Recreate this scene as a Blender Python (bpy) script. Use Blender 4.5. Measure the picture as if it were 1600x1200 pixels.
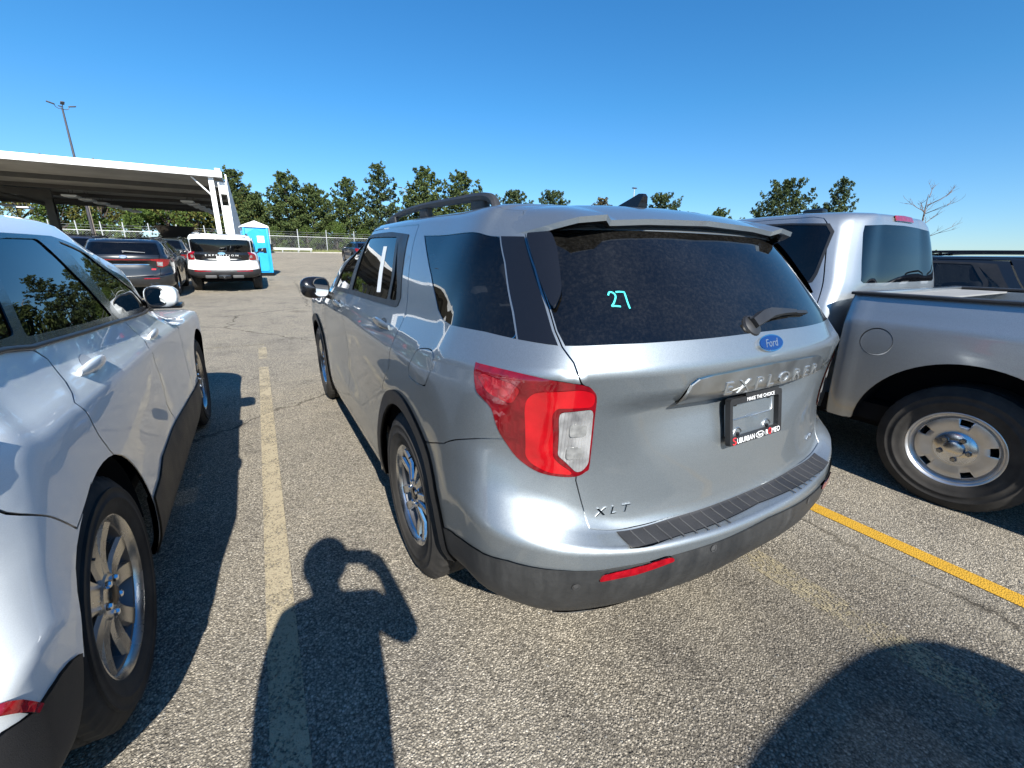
import bpy, bmesh, math, random
import numpy as np
from mathutils import Vector, Matrix
from mathutils.geometry import delaunay_2d_cdt

for _o in list(bpy.data.objects):
    bpy.data.objects.remove(_o)
scene = bpy.context.scene
COL = scene.collection
rad = math.radians

# ---------------------------------------------------------------- camera
cam_data = bpy.data.cameras.new("camera")
camera = bpy.data.objects.new("camera", cam_data)
COL.objects.link(camera)
cam_data.sensor_width = 36.0
cam_data.lens = 36.0 * 669.461 / 1600.0
cam_data.clip_start = 0.02
cam_data.clip_end = 4000.0
CAM = Vector((-1.47085, -1.79823, 1.48446))
_yaw, _pitch, _roll = -0.529512, 0.287899, 0.014592
_f = Vector((-math.sin(_yaw) * math.cos(_pitch), math.cos(_yaw) * math.cos(_pitch), -math.sin(_pitch)))
_r = Vector((math.cos(_yaw), math.sin(_yaw), 0))
_u = _r.cross(_f)
_r2 = _r * math.cos(_roll) + _u * math.sin(_roll)
_u2 = -_r * math.sin(_roll) + _u * math.cos(_roll)
_m = Matrix(((_r2.x, _u2.x, -_f.x), (_r2.y, _u2.y, -_f.y), (_r2.z, _u2.z, -_f.z))).to_4x4()
_m.translation = CAM
camera.matrix_world = _m
scene.camera = camera
scene.render.engine = 'CYCLES'
scene.render.resolution_x = 1024
scene.render.resolution_y = 768

# ---------------------------------------------------------------- sky, sun, exposure
SUN_TRAVEL = Vector((0.122, 0.797, -0.591)).normalized()
SUN_ELEV = math.asin(-SUN_TRAVEL.z)
world = bpy.data.worlds.new("World")
scene.world = world
world.use_nodes = True
_nt = world.node_tree
_nt.nodes.clear()
_sky = _nt.nodes.new('ShaderNodeTexSky')
_sky.sky_type = 'NISHITA'
_sky.sun_disc = False
_sky.sun_elevation = SUN_ELEV
_sky.sun_rotation = math.atan2(-SUN_TRAVEL.x, -SUN_TRAVEL.y)
_sky.altitude = 200.0
_sky.air_density = 1.0
_sky.dust_density = 0.1
_sky.ozone_density = 2.5
_bg = _nt.nodes.new('ShaderNodeBackground')
_bg.inputs['Strength'].default_value = 0.066
_wo = _nt.nodes.new('ShaderNodeOutputWorld')
_tint = _nt.nodes.new('ShaderNodeMix')
_tint.data_type = 'RGBA'
_tint.blend_type = 'MULTIPLY'
_tint.inputs[0].default_value = 1.0
_geo = _nt.nodes.new('ShaderNodeTexCoord')
_sepz = _nt.nodes.new('ShaderNodeSeparateXYZ')
_nt.links.new(_geo.outputs['Generated'], _sepz.inputs[0])
_grade = _nt.nodes.new('ShaderNodeValToRGB')          # colour balance of the camera's blue sky, same all round
_els = _grade.color_ramp.elements
_els.new(0.3)
for _e, (_p, _c) in zip(_els, ((0.0, (0.66, 0.87, 1.16)), (0.28, (0.37, 0.93, 1.26)), (0.75, (0.22, 0.92, 1.44)))):
    _e.position = _p
    _e.color = (*_c, 1.0)
_nt.links.new(_sepz.outputs[2], _grade.inputs[0])
_nt.links.new(_grade.outputs[0], _tint.inputs[7])
_nt.links.new(_sky.outputs[0], _tint.inputs[6])
_nt.links.new(_tint.outputs[2], _bg.inputs[0])
_nt.links.new(_bg.outputs[0], _wo.inputs[0])

sun_data = bpy.data.lights.new("sun", 'SUN')
sun_data.energy = 5.0
sun_data.angle = rad(0.53)
sun_data.color = (1.0, 0.965, 0.89)
sun = bpy.data.objects.new("sun", sun_data)
COL.objects.link(sun)
sun.rotation_euler = SUN_TRAVEL.to_track_quat('-Z', 'Y').to_euler()
sun.location = (0, -5, 30)

scene.view_settings.view_transform = 'Standard'
scene.view_settings.look = 'None'
scene.view_settings.exposure = 1.0
scene.view_settings.gamma = 1.0
scene.view_settings.use_curve_mapping = False
scene.cycles.max_bounces = 8
scene.cycles.transparent_max_bounces = 12
# ---------------------------------------------------------------- object helpers
def link(o, parent=None):
    COL.objects.link(o)
    if parent is not None:
        o.parent = parent
    return o

def empty(name, loc=(0, 0, 0), rotz=0.0):
    o = bpy.data.objects.new(name, None)
    o.empty_display_size = 0.3
    o.location = loc
    o.rotation_euler = (0, 0, rotz)
    COL.objects.link(o)
    return o

def tag(o, label=None, cat=None, group=None, kind=None):
    if label: o['label'] = label
    if cat: o['category'] = cat
    if group: o['group'] = group
    if kind: o['kind'] = kind
    return o

def copy_tree(o, parent=None):
    c = o.copy()
    COL.objects.link(c)
    if parent is not None:
        c.parent = parent
    for ch in list(o.children):
        copy_tree(ch, c)
    return c

def mesh_obj(name, verts, faces, mat=None, parent=None, normals=None, smooth=True, sharp=None):
    me = bpy.data.meshes.new(name)
    me.from_pydata([tuple(map(float, v)) for v in verts], [], [tuple(int(i) for i in f) for f in faces])
    if smooth:
        me.polygons.foreach_set('use_smooth', [True] * len(me.polygons))
    if sharp is not None:
        me.set_sharp_from_angle(angle=rad(sharp))
    me.update()
    if normals is not None:
        me.normals_split_custom_set_from_vertices([tuple(map(float, n)) for n in normals])
    if mat is not None:
        me.materials.append(mat)
    return link(bpy.data.objects.new(name, me), parent)

def bm_obj(name, bm, mat=None, parent=None, sharp=35, smooth=True):
    me = bpy.data.meshes.new(name)
    bmesh.ops.recalc_face_normals(bm, faces=bm.faces)
    bm.to_mesh(me)
    bm.free()
    if smooth:
        me.polygons.foreach_set('use_smooth', [True] * len(me.polygons))
        if sharp is not None:
            me.set_sharp_from_angle(angle=rad(sharp))
    if mat is not None:
        me.materials.append(mat)
    return link(bpy.data.objects.new(name, me), parent)

def add_box(bm, c, s, rot=None, bevel=0.0):
    m = Matrix.Translation(Vector(c)) @ (rot.to_4x4() if rot is not None else Matrix.Identity(4)) @ Matrix.Diagonal((s[0], s[1], s[2], 1))
    r = bmesh.ops.create_cube(bm, size=1.0, matrix=m)
    if bevel > 0:
        es = set()
        for v in r['verts']:
            es.update(v.link_edges)
        bmesh.ops.bevel(bm, geom=list(es), offset=bevel, segments=2, profile=0.6, affect='EDGES')

def frame_of(d, up=Vector((0, 0, 1))):
    d = d.normalized()
    if abs(d.dot(up)) > 0.98:
        up = Vector((1, 0, 0))
    s = d.cross(up).normalized()
    return s, s.cross(d).normalized()

def add_tube(bm, pts, radii, n=8, cap=True):
    pts = [Vector(p) for p in pts]
    if not hasattr(radii, '__len__'):
        radii = [radii] * len(pts)
    rings = []
    s0 = None
    for i, p in enumerate(pts):
        d = (pts[min(i + 1, len(pts) - 1)] - pts[max(i - 1, 0)])
        s, t = frame_of(d)
        if s0 is not None:
            s = (s0 - d.normalized() * s0.dot(d.normalized()))
            if s.length < 1e-6:
                s, t = frame_of(d)
            s.normalize()
            t = s.cross(d.normalized()).normalized()
        s0 = s
        rings.append([bm.verts.new(p + (s * math.cos(a) + t * math.sin(a)) * radii[i]) for a in [2 * math.pi * k / n for k in range(n)]])
    for a, b in zip(rings[:-1], rings[1:]):
        for k in range(n):
            bm.faces.new((a[k], a[(k + 1) % n], b[(k + 1) % n], b[k]))
    if cap:
        bm.faces.new(rings[0][::-1]); bm.faces.new(rings[-1])

def add_sweep(bm, pts, section, frames):
    """section: list of (a,b); frames: list of (A,B) vectors for each point"""
    rings = []
    for p, (A, B) in zip(pts, frames):
        rings.append([bm.verts.new(Vector(p) + A * a + B * b) for a, b in section])
    n = len(section)
    for a, b in zip(rings[:-1], rings[1:]):
        for k in range(n):
            bm.faces.new((a[k], a[(k + 1) % n], b[(k + 1) % n], b[k]))
    bm.faces.new(rings[0][::-1]); bm.faces.new(rings[-1])

def add_lathe(bm, prof, n=48, axis='x', closed=False, c=(0, 0, 0), a0=0.0):
    """prof: list of (r, h); axis of revolution x or z"""
    rings = []
    for r, h in prof:
        ring = []
        for k in range(n):
            a = a0 + 2 * math.pi * k / n
            if axis == 'x':
                ring.append(bm.verts.new((c[0] + h, c[1] + r * math.cos(a), c[2] + r * math.sin(a))))
            else:
                ring.append(bm.verts.new((c[0] + r * math.cos(a), c[1] + r * math.sin(a), c[2] + h)))
        rings.append(ring)
    prs = list(zip(rings[:-1], rings[1:]))
    if closed:
        prs.append((rings[-1], rings[0]))
    for a, b in prs:
        for k in range(n):
            bm.faces.new((a[k], a[(k + 1) % n], b[(k + 1) % n], b[k]))
    if not closed:
        if prof[0][0] > 1e-4: bm.faces.new(rings[0][::-1])
        if prof[-1][0] > 1e-4: bm.faces.new(rings[-1])

def add_prism(bm, poly, h0, h1, fn):
    """poly 2D list, fn(a,b,h)->3D"""
    lo = [bm.verts.new(fn(a, b, h0)) for a, b in poly]
    hi = [bm.verts.new(fn(a, b, h1)) for a, b in poly]
    n = len(poly)
    bm.faces.new(lo[::-1]); bm.faces.new(hi)
    for k in range(n):
        bm.faces.new((lo[k], lo[(k + 1) % n], hi[(k + 1) % n], hi[k]))

# ---------------------------------------------------------------- materials
MATS = {}
def lin(c):
    return tuple(((x / 255.0) / 12.92 if x / 255.0 <= 0.04045 else ((x / 255.0 + 0.055) / 1.055) ** 2.4) for x in c)

class NT:
    def __init__(self, name):
        self.m = bpy.data.materials.new(name)
        self.m.use_nodes = True
        self.t = self.m.node_tree
        self.b = self.t.nodes['Principled BSDF']
        self.out = self.t.nodes['Material Output']
    def n(self, typ, **kw):
        x = self.t.nodes.new(typ)
        for k, v in kw.items():
            if k in x.inputs.keys() if hasattr(x.inputs, 'keys') else False:
                x.inputs[k].default_value = v
            else:
                setattr(x, k, v)
        return x
    def l(self, a, b):
        self.t.links.new(a, b)
    def coord(self, kind='Object'):
        return self.n('ShaderNodeTexCoord').outputs[kind]
    def noise(self, scale, detail=4, rough=0.55, vec=None, dist=0.0):
        x = self.n('ShaderNodeTexNoise')
        x.inputs['Scale'].default_value = scale
        x.inputs['Detail'].default_value = detail
        x.inputs['Roughness'].default_value = rough
        x.inputs['Distortion'].default_value = dist
        self.l(vec if vec is not None else self.coord(), x.inputs['Vector'])
        return x
    def ramp(self, fac, stops, interp='LINEAR'):
        x = self.n('ShaderNodeValToRGB')
        x.color_ramp.interpolation = interp
        els = x.color_ramp.elements
        while len(els) < len(stops):
            els.new(0.5)
        for e, (p, c) in zip(els, stops):
            e.position = p
            e.color = (c, c, c, 1) if not hasattr(c, '__len__') else (*c[:3], 1)
        self.l(fac, x.inputs[0])
        return x.outputs[0]
    def mix(self, fac, a, b, mode='MIX'):
        x = self.n('ShaderNodeMix')
        x.data_type = 'RGBA'
        x.blend_type = mode
        for sock, v in ((x.inputs[0], fac), (x.inputs[6], a), (x.inputs[7], b)):
            if hasattr(v, 'is_linked') or hasattr(v, 'links'):
                self.l(v, sock)
            else:
                sock.default_value = v if not hasattr(v, '__len__') else (*v[:3], 1)
        return x.outputs[2]
    def math(self, op, a, b=0.0, clamp=False):
        x = self.n('ShaderNodeMath')
        x.operation = op
        x.use_clamp = clamp
        for sock, v in ((x.inputs[0], a), (x.inputs[1], b)):
            if hasattr(v, 'links'):
                self.l(v, sock)
            else:
                sock.default_value = v
        return x.outputs[0]
    def bump(self, height, strength=0.3, dist=0.01, normal=None):
        x = self.n('ShaderNodeBump')
        x.inputs['Strength'].default_value = strength
        x.inputs['Distance'].default_value = dist
        self.l(height, x.inputs['Height'])
        if normal is not None:
            self.l(normal, x.inputs['Normal'])
        return x.outputs[0]
    def set(self, **kw):
        names = dict(color='Base Color', rough='Roughness', metal='Metallic', spec='Specular IOR Level', coat='Coat Weight', coat_rough='Coat Roughness', normal='Normal', alpha='Alpha', coat_normal='Coat Normal', trans='Transmission Weight', ior='IOR', sheen='Sheen Weight')
        for k, v in kw.items():
            s = self.b.inputs[names[k]]
            if hasattr(v, 'links'):
                self.l(v, s)
            elif hasattr(v, '__len__'):
                s.default_value = (*v[:3], 1)
            else:
                s.default_value = v
        return self

def simple(name, color, rough=0.5, metal=0.0, vary=0.12, scale=8.0, coat=0.0, bump=0.0, bscale=60.0, spec=0.5):
    """plain procedural material with a little colour and gloss variation"""
    t = NT(name)
    nz = t.noise(scale, 5)
    lo = tuple(max(0, c * (1 - vary)) for c in color)
    hi = tuple(min(1, c * (1 + vary)) for c in color)
    t.set(color=t.ramp(nz.outputs[0], [(0.3, lo), (0.7, hi)]), metal=metal, coat=coat, spec=spec)
    r = t.ramp(nz.outputs[0], [(0.3, max(0.0, rough * 0.85)), (0.7, min(1, rough * 1.15))])
    t.set(rough=r)
    if bump > 0:
        t.set(normal=t.bump(t.noise(bscale, 4).outputs[0], bump, 0.004))
    MATS[name] = t.m
    return t.m

def paint(name, color, metal=0.0, rough=0.4, dust=0.25, dust_col=(0.36, 0.33, 0.29), flake=0.0, coat=1.0):
    """car paint: base coat + clear coat, thin road dust that grows patchily on lower panels, dark inside"""
    t = NT(name)
    co = t.coord()
    big = t.noise(2.3, 6, 0.62, co)
    fine = t.noise(95.0, 3, 0.7, co)
    sep = t.n('ShaderNodeSeparateXYZ'); t.l(co, sep.inputs[0])
    low = t.n('ShaderNodeMapRange'); t.l(sep.outputs[2], low.inputs[0])
    low.inputs[1].default_value = 0.25; low.inputs[2].default_value = 1.0
    low.inputs[3].default_value = 1.0; low.inputs[4].default_value = 0.18
    d = t.math('MULTIPLY', t.ramp(big.outputs[0], [(0.35, 0.35), (0.75, 1.0)]), low.outputs[0])
    d = t.math('MULTIPLY', d, t.ramp(fine.outputs[0], [(0.35, 0.55), (0.7, 1.0)]))
    d = t.math('MULTIPLY', d, dust, True)
    base = color
    if flake > 0:
        vo = t.n('ShaderNodeTexVoronoi'); vo.inputs['Scale'].default_value = 900.0
        t.l(co, vo.inputs['Vector'])
        sx = t.n('ShaderNodeSeparateXYZ'); t.l(vo.outputs['Color'], sx.inputs[0])
        base = t.ramp(sx.outputs[0], [(0.0, tuple(c * (1 - flake) for c in color)), (1.0, tuple(min(1, c * (1 + flake)) for c in color))])
    t.set(color=t.mix(d, base, dust_col))
    t.set(metal=t.math('MULTIPLY', t.math('SUBTRACT', 1.0, d), metal), rough=t.math('ADD', rough, t.math('MULTIPLY', d, 0.3)))
    t.set(coat=t.math('MULTIPLY', t.math('SUBTRACT', 1.0, t.math('MULTIPLY', d, 1.4), True), coat), coat_rough=t.math('ADD', 0.02, t.math('MULTIPLY', d, 0.3)))
    # dark trim colour on the inside of the panels
    geo = t.n('ShaderNodeNewGeometry')
    inner = t.n('ShaderNodeBsdfDiffuse'); inner.inputs[0].default_value = (0.015, 0.015, 0.016, 1)
    ms = t.n('ShaderNodeMixShader')
    t.l(geo.outputs['Backfacing'], ms.inputs[0]); t.l(t.b.outputs[0], ms.inputs[1]); t.l(inner.outputs[0], ms.inputs[2])
    t.l(ms.outputs[0], t.out.inputs[0])
    MATS[name] = t.m
    return t.m

def glass(name, tint, see=0.3, dust=0.0, rough=0.0):
    """window glass: fresnel reflection over tinted see-through, with dust specks"""
    t = NT(name)
    t.t.nodes.remove(t.b)
    co = t.coord()
    tr = t.n('ShaderNodeBsdfTransparent'); tr.inputs[0].default_value = (*[c * see for c in tint], 1)
    gl = t.n('ShaderNodeBsdfGlossy'); gl.inputs['Roughness'].default_value = rough; gl.inputs[0].default_value = (1, 1, 1, 1)
    fr = t.n('ShaderNodeFresnel'); fr.inputs[0].default_value = 1.55
    m = t.n('ShaderNodeMixShader')
    t.l(fr.outputs[0], m.inputs[0]); t.l(tr.outputs[0], m.inputs[1]); t.l(gl.outputs[0], m.inputs[2])
    res = m.outputs[0]
    if dust > 0:
        df = t.n('ShaderNodeBsdfDiffuse'); df.inputs[0].default_value = (0.42, 0.40, 0.37, 1)
        big = t.noise(3.1, 6, 0.65, co)
        vo = t.n('ShaderNodeTexVoronoi'); vo.inputs['Scale'].default_value = 70.0; vo.feature = 'F1'
        t.l(t.noise(9.0, 3, 0.6, co).outputs[1], vo.inputs['Vector'])
        fine = t.noise(85.0, 5, 0.78, co)
        k = t.math('MULTIPLY', t.ramp(big.outputs[0], [(0.3, 0.25), (0.72, 1.0)]), t.ramp(fine.outputs[0], [(0.45, 0.30), (0.74, 1.0)]))
        k = t.math('MULTIPLY', k, dust, True)
        m2 = t.n('ShaderNodeMixShader')
        t.l(k, m2.inputs[0]); t.l(res, m2.inputs[1]); t.l(df.outputs[0], m2.inputs[2])
        res = m2.outputs[0]
    t.l(res, t.out.inputs[0])
    MATS[name] = t.m
    return t.m
# ---------------------------------------------------------------- car body surfaces
class Net:
    """a body half (x<=0 side) as a grid of control points: rows run bottom to roof,
    columns run from the rear centre round the side to the front centre"""
    def __init__(self, rows, uvals=None, vvals=None):
        P = np.array(rows, float)                       # R,C,3
        if uvals is None:
            L = np.linalg.norm(np.diff(P[1:10, :, :2], axis=1), axis=2).mean(0)
            uvals = np.concatenate([[0], np.cumsum(L)])
        self.u = np.array(uvals, float)
        if vvals is None:
            L = np.linalg.norm(np.diff(P, axis=0), axis=2).mean(1)
            vvals = np.concatenate([[0], np.cumsum(L)])
        self.v = np.array(vvals, float)
        u = np.concatenate([[-self.u[1]], self.u, [2 * self.u[-1] - self.u[-2]]])
        M = np.array([-1, 1, 1])
        Q = np.concatenate([P[:, 1:2] * M, P, P[:, -2:-1] * M], axis=1)
        h = np.diff(u)[None, :, None]
        d = np.diff(Q, axis=1) / h
        T = (d[:, :-1] * h[:, 1:] + d[:, 1:] * h[:, :-1]) / (h[:, :-1] + h[:, 1:])
        self.P, self.T = P, T
        self.umax, self.vmax = self.u[-1], self.v[-1]
        self._grid()
    def eval(self, U, V):
        U = np.clip(np.asarray(U, float), 0, self.umax); V = np.clip(np.asarray(V, float), self.v[0], self.vmax)
        i = np.clip(np.searchsorted(self.u, U, side='right') - 1, 0, len(self.u) - 2)
        h = self.u[i + 1] - self.u[i]
        t = ((U - self.u[i]) / h)[None, :, None]; hh = h[None, :, None]
        p0, p1, m0, m1 = self.P[:, i], self.P[:, i + 1], self.T[:, i] * hh, self.T[:, i + 1] * hh
        A = (2 * t**3 - 3 * t**2 + 1) * p0 + (t**3 - 2 * t**2 + t) * m0 + (-2 * t**3 + 3 * t**2) * p1 + (t**3 - t**2) * m1   # R,N,3
        hv = np.diff(self.v)[:, None, None]
        d = np.diff(A, axis=0) / hv
        w1 = 2 * hv[1:] + hv[:-1]; w2 = hv[1:] + 2 * hv[:-1]
        with np.errstate(divide='ignore', invalid='ignore'):
            tm = np.where(d[:-1] * d[1:] > 0, (w1 + w2) / (w1 / d[:-1] + w2 / d[1:]), 0.0)
        tm = np.nan_to_num(tm)
        T = np.concatenate([d[:1], tm, d[-1:]], axis=0)
        j = np.clip(np.searchsorted(self.v, V, side='right') - 1, 0, len(self.v) - 2)
        k = np.arange(len(U))
        hj = (self.v[j + 1] - self.v[j])
        s = ((V - self.v[j]) / hj)[:, None]; hj = hj[:, None]
        return (2 * s**3 - 3 * s**2 + 1) * A[j, k] + (s**3 - 2 * s**2 + s) * T[j, k] * hj + (-2 * s**3 + 3 * s**2) * A[j + 1, k] + (s**3 - s**2) * T[j + 1, k] * hj
    def normal(self, U, V, e=0.006):
        U = np.asarray(U, float); V = np.asarray(V, float)
        # mirror-aware difference along u keeps the seam on the car's centre plane clean
        a, b = U + e, U - e
        M = np.array([-1, 1, 1])
        Pa = self.eval(np.where(a > self.umax, 2 * self.umax - a, a), V) * np.where((a > self.umax)[:, None], M, 1)
        Pb = self.eval(np.abs(b), V) * np.where((b < 0)[:, None], M, 1)
        dv = self.eval(U, np.minimum(V + e, self.vmax)) - self.eval(U, np.maximum(V - e, self.v[0]))
        n = np.cross(dv, Pa - Pb)
        n /= np.maximum(np.linalg.norm(n, axis=1, keepdims=True), 1e-9)
        return n
    def _grid(self):
        self.gu = np.linspace(0, self.umax, 260); self.gv = np.linspace(self.v[0], self.vmax, 130)
        GU, GV = np.meshgrid(self.gu, self.gv, indexing='ij')
        self.GU, self.GV = GU.ravel(), GV.ravel()
        self.GP = self.eval(self.GU, self.GV)
    def _solve(self, target, f, mask):
        """Gauss-Newton for f(P(u,v)) = target"""
        out = []
        G = f(self.GP)
        for t in np.atleast_2d(target):
            d = ((G - t) ** 2).sum(1) + np.where(mask, 0, 1e9)
            k = int(np.argmin(d))
            u, v = self.GU[k], self.GV[k]
            for _ in range(12):
                e = 1e-4
                q = f(self.eval([u, u + e, u], [v, v, v + e]))
                r = q[0] - t
                J = np.stack([(q[1] - q[0]) / e, (q[2] - q[0]) / e], 1)
                try:
                    s = np.linalg.lstsq(J, -r, rcond=None)[0]
                except Exception:
                    break
                s = np.clip(s, -0.05, 0.05)
                u = min(max(u + s[0], 0), self.umax); v = min(max(v + s[1], self.v[0]), self.vmax)
                if abs(s).max() < 1e-6:
                    break
            out.append((u, v))
        return np.array(out)
    def side(self, pts, umin=None, umax=None):
        """(y,z) in side view -> (u,v)"""
        m = (self.GU > (umin if umin is not None else 0.45)) & (self.GU < (umax if umax is not None else self.umax - 0.5))
        return self._solve(np.array(pts, float), lambda P: P[:, 1:3], m)
    def rear(self, pts, umax=1.6):
        """(x,z) in rear view -> (u,v)"""
        m = self.GU < umax
        return self._solve(np.array(pts, float) * [-1, 1] if np.array(pts)[:, 0].max() > 0 else np.array(pts, float), lambda P: P[:, [0, 2]], m)

def densify(poly, step, closed=True):
    poly = np.asarray(poly, float)
    out = []
    n = len(poly)
    for i in range(n if closed else n - 1):
        a, b = poly[i], poly[(i + 1) % n]
        k = max(1, int(np.ceil(np.linalg.norm(b - a) / step)))
        for q in range(k):
            out.append(a + (b - a) * q / k)
    if not closed:
        out.append(poly[-1])
    return np.array(out)

def smooth_poly(poly, closed=True, n=5, tension=0.5):
    """Catmull-Rom through the points"""
    P = np.asarray(poly, float); N = len(P); out = []
    for i in range(N if closed else N - 1):
        if closed:
            p0, p1, p2, p3 = P[(i - 1) % N], P[i], P[(i + 1) % N], P[(i + 2) % N]
        else:
            p0, p1, p2, p3 = P[max(i - 1, 0)], P[i], P[i + 1], P[min(i + 2, N - 1)]
        for k in range(n):
            t = k / n
            m1, m2 = (p2 - p0) * tension, (p3 - p1) * tension
            out.append((2*t**3-3*t**2+1)*p1 + (t**3-2*t**2+t)*m1 + (-2*t**3+3*t**2)*p2 + (t**3-t**2)*m2)
    if not closed:
        out.append(P[-1])
    return np.array(out)

def round_poly(poly, r, n=4):
    """round the corners of a polygon; r scalar or per-corner list"""
    P = np.asarray(poly, float); N = len(P); out = []
    for i in range(N):
        a, p, b = P[i - 1], P[i], P[(i + 1) % N]
        rr = r[i] if hasattr(r, '__len__') else r
        da, db = a - p, b - p
        la, lb = np.linalg.norm(da), np.linalg.norm(db)
        k = min(rr, la * 0.45, lb * 0.45)
        if k < 1e-5:
            out.append(p); continue
        A, B = p + da / la * k, p + db / lb * k
        for q in range(n + 1):
            t = q / n
            out.append((1 - t) ** 2 * A + 2 * t * (1 - t) * p + t * t * B)
    return np.array(out)

def strip(line, w):
    """polyline -> thin polygon of width w"""
    L = np.asarray(line, float)
    d = np.gradient(L, axis=0)
    d /= np.maximum(np.linalg.norm(d, axis=1, keepdims=True), 1e-9)
    n = np.stack([-d[:, 1], d[:, 0]], 1) * w / 2
    return np.concatenate([L + n, (L - n)[::-1]])

def inside(pts, poly):
    x, y = pts[:, 0], pts[:, 1]
    c = np.zeros(len(pts), bool)
    n = len(poly)
    j = n - 1
    for i in range(n):
        xi, yi, xj, yj = poly[i][0], poly[i][1], poly[j][0], poly[j][1]
        cond = ((yi > y) != (yj > y))
        with np.errstate(divide='ignore', invalid='ignore'):
            c ^= cond & (x < (xj - xi) * (y - yi) / ((yj - yi) if yj != yi else 1e-12) + xi)
        j = i
    return c

def segdist(pts, A, B):
    d = np.full(len(pts), 1e9)
    for a, b in zip(A, B):
        ab = b - a
        L = max(ab @ ab, 1e-12)
        t = np.clip(((pts - a) @ ab) / L, 0, 1)
        q = pts - (a + t[:, None] * ab)
        d = np.minimum(d, np.hypot(q[:, 0], q[:, 1]))
    return d

def triangulate(grid, loops, step):
    """constrained Delaunay over grid points and closed loops -> verts, tris"""
    loops = [densify(l, step) for l in loops]
    A = np.concatenate([l for l in loops]) if loops else np.zeros((0, 2))
    B = np.concatenate([np.roll(l, -1, axis=0) for l in loops]) if loops else np.zeros((0, 2))
    g = np.asarray(grid, float)
    if len(A):
        g = g[segdist(g, A, B) > step * 0.33]
    verts = [Vector(p) for p in g]
    edges = []
    for l in loops:
        o = len(verts)
        verts += [Vector(p) for p in l]
        edges += [(o + k, o + (k + 1) % len(l)) for k in range(len(l))]
    r = delaunay_2d_cdt(verts, edges, [], 0, 1e-5)
    V = np.array([(p.x, p.y) for p in r[0]])
    F = []
    for f in r[2]:
        for k in range(1, len(f) - 1):
            F.append((f[0], f[k], f[k + 1]))
    F = np.array(F)
    a, b, c = V[F[:, 0]], V[F[:, 1]], V[F[:, 2]]
    area = (b[:, 0] - a[:, 0]) * (c[:, 1] - a[:, 1]) - (c[:, 0] - a[:, 0]) * (b[:, 1] - a[:, 1])
    F[area < 0] = F[area < 0][:, [0, 2, 1]]
    F = F[np.abs(area) > 1e-10]
    return V, F

def boundary_edges(F):
    from collections import Counter
    cnt = {}
    for f in F:
        for k in range(3):
            a, b = int(f[k]), int(f[(k + 1) % 3])
            cnt.setdefault((min(a, b), max(a, b)), []).append((a, b))
    return [e[0] for e in cnt.values() if len(e) == 1]

def sheet(net, V, F, offset=0.0, skirt=0.0, crown=0.0, poly=None, seam=True):
    """map a triangulated (u,v) region onto the net, with a skirt folded in at the rim"""
    N = net.normal(V[:, 0], V[:, 1])
    P = net.eval(V[:, 0], V[:, 1]) + N * offset
    verts, norms, faces = list(P), list(N), [tuple(f[::-1]) for f in F]
    if skirt > 0:
        for a, b in boundary_edges(F):
            if seam and ((V[a, 0] < 1e-4 and V[b, 0] < 1e-4) or (V[a, 0] > net.umax - 1e-4 and V[b, 0] > net.umax - 1e-4)):
                continue
            t = P[b] - P[a]
            o = np.cross(t, (N[a] + N[b]))
            o /= max(np.linalg.norm(o), 1e-9)      # points out of the panel, in its plane
            k = len(verts)
            verts += [P[a], P[b], P[b] - N[b] * skirt, P[a] - N[a] * skirt]
            m = 0.25
            norms += [N[a] * m + o * m, N[b] * m + o * m, o, o]
            faces.append((k, k + 1, k + 2, k + 3))
    return np.array(verts), faces, np.array(norms)

def mirror_mesh(verts, faces, norms):
    M = np.array([-1, 1, 1])
    return verts * M, [tuple(f[::-1]) for f in faces], norms * M

def merge(a, b):
    n = len(a[0])
    return np.concatenate([a[0], b[0]]), list(a[1]) + [tuple(i + n for i in f) for f in b[1]], np.concatenate([a[2], b[2]])

def emit(name, data, mat, parent, label=None):
    o = mesh_obj(name, data[0], data[1], mat, parent, data[2] / np.maximum(np.linalg.norm(data[2], axis=1, keepdims=True), 1e-9))
    if label: o['label'] = label
    return o

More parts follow.
